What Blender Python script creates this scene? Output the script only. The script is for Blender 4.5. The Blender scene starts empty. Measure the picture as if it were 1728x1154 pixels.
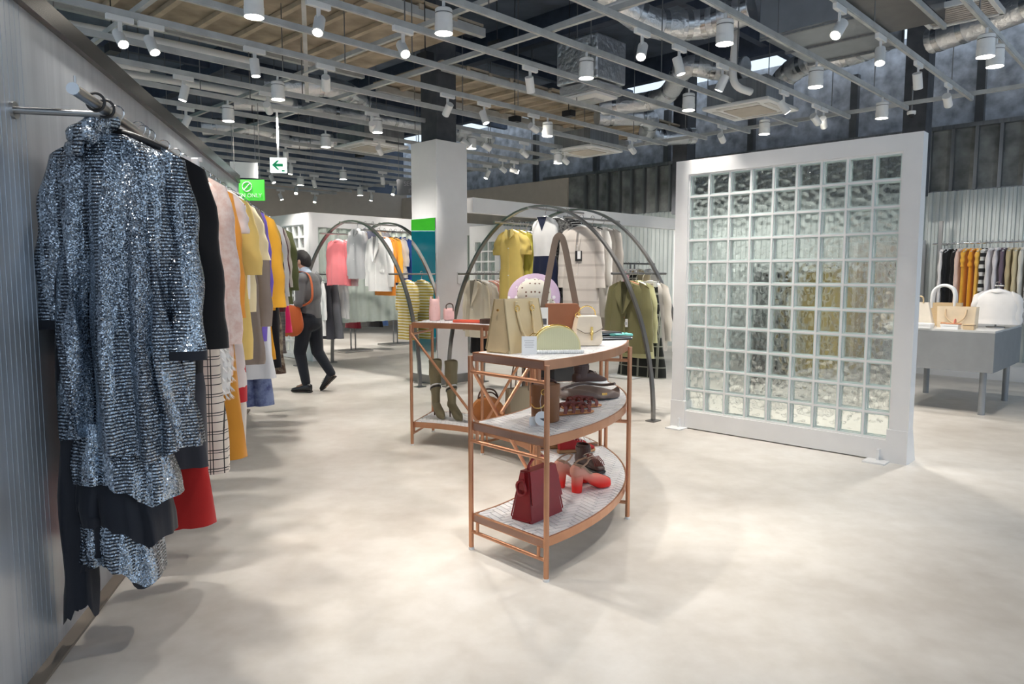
import bpy, bmesh, math, random
from mathutils import Vector, Matrix
SC = bpy.context.scene
COL = SC.collection
# ---------------------------------------------------------------- camera, world, exposure
CAM_H = 1.45; FPX = 1200.0; PITCH = math.atan(112 / FPX)
cam_data = bpy.data.cameras.new('camera'); cam = bpy.data.objects.new('camera', cam_data); COL.objects.link(cam)
cam_data.sensor_width = 36.0; cam_data.lens = FPX / 1728 * 36; cam_data.clip_end = 200
cam.location = (0, 0, CAM_H); cam.rotation_euler = (math.pi / 2 - PITCH, 0, 0)
SC.camera = cam
W = bpy.data.worlds.new('world'); SC.world = W; W.use_nodes = True
bgn = W.node_tree.nodes['Background']; bgn.inputs[0].default_value = (0.70, 0.84, 1.0, 1); bgn.inputs[1].default_value = 0.9
SC.view_settings.view_transform = 'Standard'; SC.view_settings.look = 'None'
SC.view_settings.exposure = 0.52; SC.view_settings.gamma = 1.0; SC.view_settings.use_curve_mapping = False
DOWN_W = 120.0; SPOT_W = 76.0
# ---------------------------------------------------------------- layout axes of the shop (grid turned 45 degrees to the view)
PI = math.pi
AX = Vector((-0.713, 0.701)).normalized()      # along the glass block wall and the back wall
BX = Vector((AX.y, -AX.x))                      # along the lighting tracks
ROT_A = math.atan2(AX.y, AX.x); ROT_B = math.atan2(BX.y, BX.x)
def ab(a, b, z=0.0):
    p = AX * a + BX * b
    return (p.x, p.y, z)
_c, _s = math.cos(PITCH), math.sin(PITCH)
def ray(u, v):
    x = (u - 864) / FPX; y = (v - 577) / FPX
    return x, _c - y * _s, -_s - y * _c
def on_z(u, v, z):
    X, Y, Z = ray(u, v); t = (z - CAM_H) / Z
    return (X * t, Y * t, z)
def at(u, v, Yd):
    X, Y, Z = ray(u, v); t = Yd / Y
    return (X * t, Yd, CAM_H + Z * t)
# ---------------------------------------------------------------- materials
MATS = {}
def nt_new(name):
    m = bpy.data.materials.new(name); m.use_nodes = True
    nt = m.node_tree; p = nt.nodes['Principled BSDF']
    return m, nt, p
def N(nt, t, **kw):
    n = nt.nodes.new(t)
    for k, v in kw.items(): setattr(n, k, v)
    return n
def L(nt, a, b): nt.links.new(a, b)
def c4(c): return (c[0], c[1], c[2], 1)
def ocoord(nt, scale=(1, 1, 1)):
    tc = N(nt, 'ShaderNodeTexCoord'); mp = N(nt, 'ShaderNodeMapping')
    mp.inputs['Scale'].default_value = scale
    L(nt, tc.outputs['Object'], mp.inputs['Vector'])
    return mp.outputs['Vector']
def noise(nt, vec, scale, detail=3, rough=0.5):
    n = N(nt, 'ShaderNodeTexNoise'); n.inputs['Scale'].default_value = scale
    n.inputs['Detail'].default_value = detail; n.inputs['Roughness'].default_value = rough
    if vec is not None: L(nt, vec, n.inputs['Vector'])
    return n
def ramp(nt, fac, stops):
    r = N(nt, 'ShaderNodeValToRGB'); e = r.color_ramp.elements
    while len(e) < len(stops): e.new(0.5)
    for i, (p, c) in enumerate(stops): e[i].position = p; e[i].color = c4(c)
    L(nt, fac, r.inputs['Fac']); return r.outputs['Color']
def bump(nt, p, h, strength=0.2, dist=0.01):
    b = N(nt, 'ShaderNodeBump'); b.inputs['Strength'].default_value = strength; b.inputs['Distance'].default_value = dist
    L(nt, h, b.inputs['Height']); L(nt, b.outputs['Normal'], p.inputs['Normal'])
def mixc(nt, fac, c1, c2):
    m = N(nt, 'ShaderNodeMix', data_type='RGBA')
    if hasattr(fac, 'node'): L(nt, fac, m.inputs[0])
    else: m.inputs[0].default_value = fac
    for i, c in ((6, c1), (7, c2)):
        if hasattr(c, 'node'): L(nt, c, m.inputs[i])
        else: m.inputs[i].default_value = c4(c)
    return m.outputs[2]
def math_n(nt, op, a, b=None):
    m = N(nt, 'ShaderNodeMath', operation=op)
    for i, x in enumerate((a, b)):
        if x is None: continue
        if hasattr(x, 'node'): L(nt, x, m.inputs[i])
        else: m.inputs[i].default_value = x
    return m.outputs[0]
def plain(name, col, rough=0.5, metal=0.0, var=0.06, scale=6.0, bmp=0.0, bscale=80, spec=0.5, emit=0.0, coat=0.0):
    if name in MATS: return MATS[name]
    m, nt, p = nt_new(name)
    v = ocoord(nt); n = noise(nt, v, scale)
    lo = tuple(max(0, c * (1 - var * 1.5)) for c in col); hi = tuple(min(1, c * (1 + var)) for c in col)
    L(nt, ramp(nt, n.outputs['Fac'], [(0.3, lo), (0.7, hi)]), p.inputs['Base Color'])
    p.inputs['Roughness'].default_value = rough; p.inputs['Metallic'].default_value = metal
    p.inputs['Specular IOR Level'].default_value = spec
    p.inputs['Coat Weight'].default_value = coat
    if bmp: bump(nt, p, noise(nt, v, bscale, 2).outputs['Fac'], bmp, 0.005)
    if emit:
        p.inputs['Emission Color'].default_value = c4(col); p.inputs['Emission Strength'].default_value = emit
    MATS[name] = m; return m
FCOL = {}
def inner(m):  # fabric colour darkened to paint the shade inside a neck opening
    c = FCOL.get(m.name.split('.')[0], (0.3, 0.3, 0.3))
    return plain('neck_shade_' + m.name, tuple(q * 0.42 for q in c), 0.9)
def fabric(name, col, pat=None, c2=None, k=1.0, rough=0.9, c3=None):
    if name in MATS: return MATS[name]
    FCOL[name] = col
    m, nt, p = nt_new(name); v = ocoord(nt)
    n = noise(nt, v, 5)
    base = ramp(nt, n.outputs['Fac'], [(0.3, tuple(c * 0.93 for c in col)), (0.7, tuple(min(1, c * 1.04) for c in col))])
    sp = N(nt, 'ShaderNodeSeparateXYZ'); L(nt, v, sp.inputs[0])
    x, y, z = sp.outputs
    def lines(co, freq, width):
        f = math_n(nt, 'FRACT', math_n(nt, 'MULTIPLY', math_n(nt, 'ADD', co, 10.0), freq))
        return math_n(nt, 'LESS_THAN', f, width)
    if pat == 'hstripe': base = mixc(nt, lines(z, k, 0.5), base, c2)
    elif pat == 'vstripe': base = mixc(nt, lines(x, k, 0.35), base, c2)
    elif pat == 'thin': base = mixc(nt, lines(z, k, 0.2), base, c2)
    elif pat == 'check':
        g = math_n(nt, 'MAXIMUM', lines(z, k, 0.1), lines(x, k, 0.1))
        base = mixc(nt, g, base, c2)
        g2 = math_n(nt, 'MAXIMUM', lines(math_n(nt, 'ADD', z, 0.012), k / 2, 0.04), lines(math_n(nt, 'ADD', x, 0.012), k / 2, 0.04))
        base = mixc(nt, g2, base, c2)
    elif pat == 'dip':
        nz = noise(nt, v, 9, 4)
        f = math_n(nt, 'ADD', z, math_n(nt, 'MULTIPLY', nz.outputs['Fac'], 0.12))
        base = mixc(nt, math_n(nt, 'LESS_THAN', f, k), base, c2)
    elif pat == 'floral':
        nz = N(nt, 'ShaderNodeTexVoronoi'); nz.inputs['Scale'].default_value = k; L(nt, v, nz.inputs['Vector'])
        nn = noise(nt, v, k * 3)
        f = math_n(nt, 'ADD', nz.outputs['Distance'], math_n(nt, 'MULTIPLY', nn.outputs['Fac'], 0.45))
        base = mixc(nt, math_n(nt, 'LESS_THAN', f, 0.5), base, c2)
    elif pat == 'blotch':
        nn = noise(nt, v, k, 4, 0.65)
        base = ramp(nt, nn.outputs['Fac'], [(0.38, c2), (0.62, col)])
    elif pat == 'dots':
        nz = N(nt, 'ShaderNodeTexVoronoi'); nz.inputs['Scale'].default_value = k; L(nt, v, nz.inputs['Vector'])
        nz.inputs['Randomness'].default_value = 0.3
        base = mixc(nt, math_n(nt, 'LESS_THAN', nz.outputs['Distance'], 0.22), base, c2)
    L(nt, base, p.inputs['Base Color']); p.inputs['Roughness'].default_value = rough
    p.inputs['Sheen Weight'].default_value = 0.15; p.inputs['Specular IOR Level'].default_value = 0.25
    bump(nt, p, noise(nt, v, 160, 2).outputs['Fac'], 0.12, 0.003)
    MATS[name] = m; return m
def leather(name, col, rough=0.42, coat=0.1):
    if name in MATS: return MATS[name]
    m, nt, p = nt_new(name); v = ocoord(nt)
    n = noise(nt, v, 9)
    L(nt, ramp(nt, n.outputs['Fac'], [(0.3, tuple(c * 0.9 for c in col)), (0.7, tuple(min(1, c * 1.05) for c in col))]), p.inputs['Base Color'])
    p.inputs['Roughness'].default_value = rough; p.inputs['Coat Weight'].default_value = coat; p.inputs['Coat Roughness'].default_value = 0.3
    vo = N(nt, 'ShaderNodeTexVoronoi'); vo.inputs['Scale'].default_value = 320; L(nt, v, vo.inputs['Vector'])
    bump(nt, p, vo.outputs['Distance'], 0.12, 0.002)
    MATS[name] = m; return m
def concrete():
    m, nt, p = nt_new('polished_concrete'); v = ocoord(nt)
    n1 = noise(nt, v, 0.55, 5, 0.62); n2 = noise(nt, v, 6, 4, 0.6)
    c = ramp(nt, n1.outputs['Fac'], [(0.3, (0.52, 0.475, 0.42)), (0.48, (0.67, 0.63, 0.575)), (0.7, (0.76, 0.735, 0.69))])
    c2_ = ramp(nt, n2.outputs['Fac'], [(0.35, (0.90, 0.89, 0.87)), (0.65, (1, 1, 1))])
    mx = N(nt, 'ShaderNodeMix', data_type='RGBA', blend_type='MULTIPLY'); mx.inputs[0].default_value = 1
    L(nt, c, mx.inputs[6]); L(nt, c2_, mx.inputs[7]); L(nt, mx.outputs[2], p.inputs['Base Color'])
    r = ramp(nt, n1.outputs['Fac'], [(0.3, (0.30,) * 3), (0.7, (0.46,) * 3)]); L(nt, r, p.inputs['Roughness'])
    p.inputs['Specular IOR Level'].default_value = 0.45
    bump(nt, p, n2.outputs['Fac'], 0.03, 0.004)
    return m
def galvanised(name, lo, hi, rough=0.33, metal=0.85, sx=26):
    m, nt, p = nt_new(name); v = ocoord(nt, (sx, sx, 0.35))
    n = noise(nt, v, 1.0, 4, 0.6); v2 = ocoord(nt); n2 = noise(nt, v2, 2.2, 4)
    f = math_n(nt, 'ADD', math_n(nt, 'MULTIPLY', n.outputs['Fac'], 0.6), math_n(nt, 'MULTIPLY', n2.outputs['Fac'], 0.4))
    L(nt, ramp(nt, f, [(0.36, lo), (0.62, hi)]), p.inputs['Base Color'])
    p.inputs['Metallic'].default_value = metal; p.inputs['Roughness'].default_value = rough
    bump(nt, p, n.outputs['Fac'], 0.03, 0.004)
    MATS[name] = m; return m
def foil():
    m, nt, p = nt_new('duct_foil'); v = ocoord(nt)
    n = noise(nt, v, 14, 4); p.inputs['Base Color'].default_value = (0.74, 0.75, 0.77, 1)
    p.inputs['Metallic'].default_value = 0.9; p.inputs['Roughness'].default_value = 0.33
    bump(nt, p, n.outputs['Fac'], 0.7, 0.03); MATS['foil'] = m; return m
def sequin():
    m, nt, p = nt_new('sequin'); v = ocoord(nt)
    vo = N(nt, 'ShaderNodeTexVoronoi'); vo.inputs['Scale'].default_value = 260; L(nt, v, vo.inputs['Vector'])
    geo = N(nt, 'ShaderNodeNewGeometry')
    sub = N(nt, 'ShaderNodeVectorMath', operation='SUBTRACT'); L(nt, vo.outputs['Color'], sub.inputs[0]); sub.inputs[1].default_value = (0.5, 0.5, 0.5)
    sc = N(nt, 'ShaderNodeVectorMath', operation='SCALE'); L(nt, sub.outputs[0], sc.inputs[0]); sc.inputs['Scale'].default_value = 0.95
    ad = N(nt, 'ShaderNodeVectorMath', operation='ADD'); L(nt, geo.outputs['Normal'], ad.inputs[0]); L(nt, sc.outputs[0], ad.inputs[1])
    no = N(nt, 'ShaderNodeVectorMath', operation='NORMALIZE'); L(nt, ad.outputs[0], no.inputs[0]); L(nt, no.outputs[0], p.inputs['Normal'])
    sp = N(nt, 'ShaderNodeSeparateXYZ'); L(nt, v, sp.inputs[0])
    wob = noise(nt, v, 7, 2)
    zz = math_n(nt, 'ADD', sp.outputs[2], math_n(nt, 'MULTIPLY', wob.outputs['Fac'], 0.012))
    fr = math_n(nt, 'FRACT', math_n(nt, 'MULTIPLY', math_n(nt, 'ADD', zz, 10.0), 80.0))
    vs_ = ocoord(nt, (13, 13, 1.1)); str_ = noise(nt, vs_, 1.0, 3)
    band = math_n(nt, 'GREATER_THAN', fr, math_n(nt, 'MULTIPLY', math_n(nt, 'GREATER_THAN', str_.outputs['Fac'], 0.5), 0.45))
    blot = noise(nt, ocoord(nt, (9, 9, 0.9)), 1.0, 3)
    br = ramp(nt, blot.outputs['Fac'], [(0.38, (0.014, 0.020, 0.034)), (0.62, (0.30, 0.37, 0.44))])
    rnd = N(nt, 'ShaderNodeSeparateColor'); L(nt, vo.outputs['Color'], rnd.inputs[0])
    seq = mixc(nt, math_n(nt, 'MULTIPLY', rnd.outputs[0], 0.8), br, (0.62, 0.70, 0.80))
    L(nt, mixc(nt, band, (0.012, 0.016, 0.026), seq), p.inputs['Base Color'])
    L(nt, math_n(nt, 'MULTIPLY', band, 0.92), p.inputs['Metallic']); p.inputs['Roughness'].default_value = 0.24
    MATS['sequin'] = m; return m
def glassm(name, col, rough=0.02, ior=1.45, through=0.0):
    m, nt, p = nt_new(name); p.inputs['Base Color'].default_value = c4(col)
    p.inputs['Transmission Weight'].default_value = 1.0; p.inputs['Roughness'].default_value = rough; p.inputs['IOR'].default_value = ior
    v = ocoord(nt); bump(nt, p, noise(nt, v, 30, 2).outputs['Fac'], 0.04, 0.004)
    if through:
        t = N(nt, 'ShaderNodeBsdfTransparent'); t.inputs[0].default_value = c4(col)
        mx = N(nt, 'ShaderNodeMixShader'); mx.inputs[0].default_value = through
        L(nt, p.outputs[0], mx.inputs[1]); L(nt, t.outputs[0], mx.inputs[2])
        L(nt, mx.outputs[0], nt.nodes['Material Output'].inputs['Surface'])
    MATS[name] = m; return m
M_floor = concrete()
M_zinc = galvanised('zinc_wall', (0.50, 0.53, 0.57), (0.64, 0.67, 0.71), rough=0.34, metal=0.6, sx=14)
M_corr = galvanised('zinc_sheet', (0.42, 0.46, 0.45), (0.58, 0.62, 0.61), rough=0.42, metal=0.45, sx=10)
M_stud = galvanised('stud_steel', (0.22, 0.23, 0.24), (0.36, 0.37, 0.38), rough=0.4, metal=0.8)
M_ins = plain('spray_insulation', (0.52, 0.54, 0.58), 0.95, var=0.3, scale=5, bmp=0.7, bscale=22)
M_darkceil = plain('dark_deck', (0.15, 0.185, 0.25), 0.8, var=0.3, scale=1.5)
M_beige = plain('beige_plaster', (0.62, 0.55, 0.47), 0.9, var=0.03)
M_white = plain('white_paint', (0.82, 0.81, 0.80), 0.45, var=0.015)
M_whitep = plain('white_plastic', (0.80, 0.80, 0.79), 0.35, var=0.01)
M_copper = plain('copper_paint', (0.56, 0.285, 0.165), 0.34, metal=0.75, var=0.06)
M_steel = plain('brushed_steel', (0.52, 0.51, 0.50), 0.28, metal=1.0, var=0.05)
M_chrome = plain('chrome', (0.72, 0.72, 0.72), 0.13, metal=1.0, var=0.02)
M_gun = plain('gunmetal', (0.26, 0.255, 0.25), 0.32, metal=0.85, var=0.06)
M_track = plain('zinc_track', (0.55, 0.56, 0.55), 0.45, metal=0.4, var=0.1)
M_black = plain('black_plastic', (0.014, 0.014, 0.016), 0.4, var=0.1)
M_gold = plain('gold', (0.86, 0.60, 0.20), 0.22, metal=1.0, var=0.03)
M_mirror = plain('mirror', (0.86, 0.90, 0.90), 0.02, metal=1.0, var=0.0)
M_card = plain('white_card', (0.86, 0.86, 0.85), 0.6, var=0.01)
M_ink = plain('grey_ink', (0.10, 0.10, 0.11), 0.8)
M_lens = plain('lamp_lens', (1.0, 0.93, 0.82), 0.4, var=0.0, emit=22.0)
M_foil = foil(); M_seq = sequin()
M_glass = glassm('block_glass', (0.96, 1.0, 0.985), 0.03, 1.33, through=0.5)
M_rim = plain('block_rim', (0.60, 0.71, 0.68), 0.22, var=0.08)
M_board = plain('ceiling_board', (0.40, 0.33, 0.245), 0.9, var=0.25, scale=3, bmp=0.2, bscale=12)
M_batten = plain('batten', (0.52, 0.43, 0.32), 0.85, var=0.12)
# ---------------------------------------------------------------- mesh builder
class MB:
    def __init__(s): s.v = []; s.f = []; s.m = []; s.mats = []
    def mi(s, mat):
        if mat is None: return 0
        if mat not in s.mats: s.mats.append(mat)
        return s.mats.index(mat)
    def add(s, vs, fs, mat=None):
        k = len(s.v); i = s.mi(mat)
        s.v += [tuple(q) for q in vs]; s.f += [tuple(k + j for j in f) for f in fs]; s.m += [i] * len(fs)
        return s
    def box(s, c, d, rz=0.0, mat=None, bev=0.0, taper=None):
        hx, hy, hz = d[0] / 2, d[1] / 2, d[2] / 2; cr, sr = math.cos(rz), math.sin(rz)
        tx, ty = taper or (1, 1)
        def P(x, y, z): return (c[0] + x * cr - y * sr, c[1] + x * sr + y * cr, c[2] + z)
        if not bev:
            vs = [P(x * hx * (tx if z > 0 else 1), y * hy * (ty if z > 0 else 1), z * hz) for z in (-1, 1) for x, y in ((-1, -1), (1, -1), (1, 1), (-1, 1))]
            return s.add(vs, [(3, 2, 1, 0), (4, 5, 6, 7), (0, 1, 5, 4), (1, 2, 6, 5), (2, 3, 7, 6), (3, 0, 4, 7)], mat)
        b = min(bev, hx * .9, hy * .9, hz * .9); rows = []
        def ring(z, i, t):
            ax, ay = hx * (1 + (tx - 1) * t), hy * (1 + (ty - 1) * t); q = b
            pts = []
            for sx, sy, a0 in ((1, 1, 0), (-1, 1, 90), (-1, -1, 180), (1, -1, 270)):
                for da in (0, 30, 60, 90):
                    a = math.radians(a0 + da)
                    pts.append(P(sx * (ax - q) + (q - i) * math.cos(a), sy * (ay - q) + (q - i) * math.sin(a), z))
            return pts
        rows = [ring(-hz, b * .7, 0), ring(-hz + b * .3, b * .2, 0), ring(-hz + b, 0, 0.03), ring(hz - b, 0, .97), ring(hz - b * .3, b * .2, 1), ring(hz, b * .7, 1)]
        return s.loft(rows, True, True, mat)
    def loft(s, rows, cap0=False, cap1=False, mat=None, closed=True):
        n = len(rows[0]); vs = [p for r in rows for p in r]; fs = []
        for i in range(len(rows) - 1):
            for j in range(n if closed else n - 1):
                k = (j + 1) % n
                fs.append((i * n + j, i * n + k, (i + 1) * n + k, (i + 1) * n + j))
        if cap0: fs.append(tuple(range(n - 1, -1, -1)))
        if cap1: fs.append(tuple((len(rows) - 1) * n + j for j in range(n)))
        return s.add(vs, fs, mat)
    def tube(s, pts, r, seg=8, mat=None, cap=True, closed=False, flat=1.0, rect=None, up=None):
        pts = [Vector(p) for p in pts]; n = len(pts); rows = []
        rr = r if isinstance(r, (list, tuple)) else [r] * n
        prev = None
        for i, p in enumerate(pts):
            if closed: t = pts[(i + 1) % n] - pts[i - 1]
            else: t = pts[min(i + 1, n - 1)] - pts[max(i - 1, 0)]
            t = t.normalized() if t.length > 1e-9 else Vector((0, 0, 1))
            if up is not None: u = Vector(up)
            elif prev is not None: u = prev
            else: u = Vector((0, 0, 1)) if abs(t.z) < .9 else Vector((1, 0, 0))
            u = (u - t * u.dot(t)); u = u.normalized() if u.length > 1e-6 else t.orthogonal().normalized()
            w = t.cross(u); prev = u
            if rect: rows.append([p + w * a * rect[0] / 2 + u * b * rect[1] / 2 for a, b in ((-1, -1), (1, -1), (1, 1), (-1, 1))])
            else: rows.append([p + (w * math.cos(2 * PI * k / seg) * flat + u * math.sin(2 * PI * k / seg)) * rr[i] for k in range(seg)])
        if closed: rows.append(rows[0])
        return s.loft(rows, cap and not closed, cap and not closed, mat)
    def cyl(s, c, r, h, seg=16, mat=None, r2=None, axis=None):
        a = Vector(axis).normalized() if axis else Vector((0, 0, 1)); c = Vector(c)
        return s.tube([c, c + a * h], [r, r if r2 is None else r2], seg, mat)
    def lathe(s, prof, c=(0, 0, 0), seg=20, mat=None, sx=1, sy=1, cap=True):
        rows = [[(c[0] + r * sx * math.cos(2 * PI * k / seg), c[1] + r * sy * math.sin(2 * PI * k / seg), c[2] + z) for k in range(seg)] for r, z in prof]
        return s.loft(rows, cap, cap, mat)
    def prism(s, poly, z0, z1, mat=None):
        n = len(poly)
        vs = [(x, y, z0) for x, y in poly] + [(x, y, z1) for x, y in poly]
        return s.add(vs, [tuple(range(n - 1, -1, -1)), tuple(range(n, 2 * n))] + [(i, (i + 1) % n, n + (i + 1) % n, n + i) for i in range(n)], mat)
    def slab(s, poly, axis_u, axis_v, org, th, mat=None):
        # outline in the (u,v) plane given thickness th along u x v
        o = Vector(org); U = Vector(axis_u); V = Vector(axis_v); Wn = U.cross(V).normalized() * th
        n = len(poly); vs = [o + U * x + V * y for x, y in poly]; vs += [q + Wn for q in vs]
        return s.add(vs, [tuple(range(n - 1, -1, -1)), tuple(range(n, 2 * n))] + [(i, (i + 1) % n, n + (i + 1) % n, n + i) for i in range(n)], mat)
    def ball(s, c, r, seg=14, mat=None):
        if not isinstance(r, (tuple, list)): r = (r, r, r)
        k = seg // 2; rows = []
        for i in range(k + 1):
            ph = -PI / 2 + PI * (0.02 + 0.96 * i / k); cr = math.cos(ph)
            rows.append([(c[0] + r[0] * cr * math.cos(2 * PI * j / seg), c[1] + r[1] * cr * math.sin(2 * PI * j / seg), c[2] + r[2] * math.sin(ph)) for j in range(seg)])
        return s.loft(rows, True, True, mat)
    def mesh(s, name, mat=None, smooth=False):
        me = bpy.data.meshes.new(name); me.from_pydata(s.v, [], s.f)
        ms = s.mats if s.mats else [mat]
        if s.mats and mat is not None and mat not in s.mats: pass
        for m in ms: me.materials.append(m)
        if s.mats: me.polygons.foreach_set('material_index', s.m)
        if smooth:
            me.polygons.foreach_set('use_smooth', [True] * len(me.polygons))
            me.set_sharp_from_angle(angle=math.radians(smooth if smooth is not True else 42))
        me.update()
        bm = bmesh.new(); bm.from_mesh(me); bmesh.ops.recalc_face_normals(bm, faces=bm.faces); bm.to_mesh(me); bm.free()
        return me
    def build(s, name, mat=None, parent=None, smooth=False, label=None):
        o = bpy.data.objects.new(name, s.mesh(name, mat, smooth)); COL.objects.link(o)
        if parent is not None: o.parent = parent
        if label: o['label'] = label
        return o
def tag(o, label, cat=None, group=None, kind=None):
    o['label'] = label
    if cat: o['category'] = cat
    if group: o['group'] = group
    if kind: o['kind'] = kind
    return o
def thing(name, label, cat, loc=(0, 0, 0), rz=0.0, group=None):
    o = bpy.data.objects.new(name, None); COL.objects.link(o); o.empty_display_size = 0.05
    o.location = loc; o.rotation_euler = (0, 0, rz)
    return tag(o, label, cat, group)
def struct(o, label=None):
    o['kind'] = 'structure'
    if label: o['label'] = label
    return o
def sempty(name, loc=(0, 0, 0), rz=0.0, label=None):
    o = bpy.data.objects.new(name, None); COL.objects.link(o); o.location = loc; o.rotation_euler = (0, 0, rz)
    return struct(o, label)
def inst(me, name, parent, loc=(0, 0, 0), rot=(0, 0, 0), scale=(1, 1, 1)):
    o = bpy.data.objects.new(name, me); COL.objects.link(o); o.parent = parent
    o.location = loc; o.rotation_euler = rot; o.scale = scale
    return o
def interp(prof, n):
    # prof: list of tuples, first = z descending; resample with smooth steps
    out = []; m = len(prof) - 1
    for i in range(n):
        t = i / (n - 1) * m; k = min(int(t), m - 1); f = t - k
        p0 = prof[max(k - 1, 0)]; p1 = prof[k]; p2 = prof[k + 1]; p3 = prof[min(k + 2, m)]
        out.append(tuple(0.5 * ((2 * b) + (-a + c) * f + (2 * a - 5 * b + 4 * c - d) * f * f + (-a + 3 * b - 3 * c + d) * f ** 3) for a, b, c, d in zip(p0, p1, p2, p3)))
    return out
def text(body, size, loc, rot, mat, parent, name='lettering', ext=0.002, align='CENTER'):
    cu = bpy.data.curves.new(name, 'FONT'); cu.body = body; cu.size = size; cu.extrude = ext; cu.align_x = align; cu.align_y = 'CENTER'
    cu.materials.append(mat)
    o = bpy.data.objects.new(name, cu); COL.objects.link(o)
    dg = bpy.context.evaluated_depsgraph_get(); me = bpy.data.meshes.new_from_object(o.evaluated_get(dg))
    bpy.data.objects.remove(o)
    if not me.materials: me.materials.append(mat)
    o = bpy.data.objects.new(name, me); COL.objects.link(o); o.parent = parent; o.location = loc; o.rotation_euler = rot
    return o
# ================================================================ SETTING
struct(MB().box((2, 9, -0.06), (60, 60, 0.12)).build('floor', M_floor), 'polished beige concrete floor')
CEIL = 5.4
ce = struct(MB().box((*ab(8, 3.3)[:2], CEIL + 0.06), (26, 18.6, 0.12), ROT_A).build('ceiling', M_darkceil), 'dark painted concrete deck ceiling')
# the back wall: b = WB; inner partition of corrugated sheet, stud band above, insulated wall behind
WB = 12.75
def corrugated(name, a0, a1, z0, z1, b, pitch=0.10, depth=0.022, mat=M_corr, parent=None, alongB=False, c0=0):
    mb = MB(); pts = []; a = a0
    while a < a1:
        for da, dd in ((0, 0), (0.30, 0), (0.42, depth), (0.80, depth), (0.92, 0)):
            if a + da * pitch <= a1: pts.append((a + da * pitch, dd))
        a += pitch
    rows = [[ab(q, b - d, z) if not alongB else ab(c0 - d, q, z) for q, d in pts] for z in (z0, z1)]
    mb.loft(rows, closed=False)
    return mb.build(name, mat, parent)
wb = sempty('wall_back', ab(8, WB), 0, 'back wall of corrugated zinc sheet under a stud band'); wb.location = (0, 0, 0)
corrugated('zinc_sheet', -1.5, 13.5, 0.0, 2.75, WB, parent=wb)
MB().box(ab(6, WB + 0.10, 2.75), (17, 0.06, 0.05), ROT_A).build('ledge', M_stud, wb)
corrugated('stud_band_sheet', -1.5, 10.9, 2.75, 3.70, WB + 0.12, pitch=0.62, depth=0.02, mat=plain('band_sheet', (0.30, 0.31, 0.30), 0.55, metal=0.3, var=0.3, scale=4), parent=wb)
MB().box(ab(5, WB + 0.05, 3.73), (13, 0.12, 0.06), ROT_A).build('top_channel', M_stud, wb)
sm = MB().box((0, 0, 0.475), (0.045, 0.09, 0.95)).mesh('stud', M_stud)
for i in range(38): inst(sm, 'stud', wb, ab(-1.4 + i * 0.315, WB + 0.06, 2.76), (0, 0, ROT_A))
mb = MB().box(ab(14, WB + 0.1, 3.0), (6.4, 0.08, 1.4), ROT_A)
mb.build('plaster_band', M_beige, wb)
wu = struct(MB().box(ab(7, WB + 0.75, CEIL / 2), (22, 0.15, CEIL), ROT_A).build('wall_upper', M_ins), 'rough grey insulated upper wall')
pm = MB().box((0, 0, 0.6), (0.12, 0.12, 1.25)).mesh('column_stub', M_gun)
for i in range(8): inst(pm, 'column_stub', wu, ab(-1 + i * 1.9, WB + 0.62, 3.72), (0, 0, ROT_A))
# far side wall closing the shop on the left
struct(MB().box(ab(17.2, 6, 1.9), (14, 0.15, 3.8), ROT_B).build('wall_far', M_beige), 'plain beige far side wall')
struct(MB().box(ab(17.35, 6, 4.5), (14, 0.15, 1.8), ROT_B).build('wall_far_upper', M_darkceil))
# left zinc wall with dark cap and kerb
LD = Vector((-0.2200, 0.9755)); LN = Vector((0.9755, 0.2200)); LROT = math.atan2(LN.y, LN.x)
L0 = Vector((-1.721, 2.416))
def lw(o, y, z):   # o = distance from wall face, y = depth in the shop
    t = (y - L0.y - LN.y * o) / LD.y
    p = L0 + LN * o + LD * t
    return (p.x, p.y, z)
def lbox(mb, o0, o1, y0, y1, z0, z1, mat=None):
    p = [lw(o0, y0, z0), lw(o1, y0, z0), lw(o1, y1, z0), lw(o0, y1, z0)]
    return mb.add(p + [(q[0], q[1], z1) for q in p], [(3, 2, 1, 0), (4, 5, 6, 7), (0, 1, 5, 4), (1, 2, 6, 5), (2, 3, 7, 6), (3, 0, 4, 7)], mat)
wl = struct(lbox(MB(), -0.12, 0, -2.0, 7.6, 0, 2.42).build('wall_left', M_zinc), 'streaked galvanised zinc partition wall')
lbox(MB(), -0.14, 0.03, -2.0, 7.62, 2.42, 2.50).build('cap_rail', plain('cap_steel', (0.05, 0.05, 0.05), 0.25, metal=0.9), wl)
lbox(MB(), -0.13, 0.012, 7.58, 7.64, 0, 2.42).build('end_trim', M_steel, wl)
jm = plain('seam', (0.55, 0.60, 0.66), 0.3, metal=0.9)
for i in range(9):
    y = 2.36 + i * 0.037
    lbox(MB(), 0, 0.0012, y, y + 0.0015, 0.0, 2.42).build('seam', jm, wl)
struct(lbox(MB(), 0.0, 0.055, -2.0, 7.6, 0, 0.012).build('baseboard_left', plain('kerb', (0.20, 0.165, 0.13), 0.6)), 'brown kerb strip along the zinc wall')
# column
CP = Vector((-0.977, 9.35)); CW = 0.53
cc = CP + AX * CW / 2 + BX * CW / 2
co = sempty('wall_column', (cc.x, cc.y, 0), ROT_A, 'white boxed column with dark steel core')
MB().box((0, 0, 1.6), (CW, CW, 3.2), bev=0.004).build('cladding', M_white, co)
MB().box((0, 0, 4.3), (0.33, 0.33, 2.2)).build('core', plain('core_dark', (0.075, 0.08, 0.09), 0.7, var=0.2), co)
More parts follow.
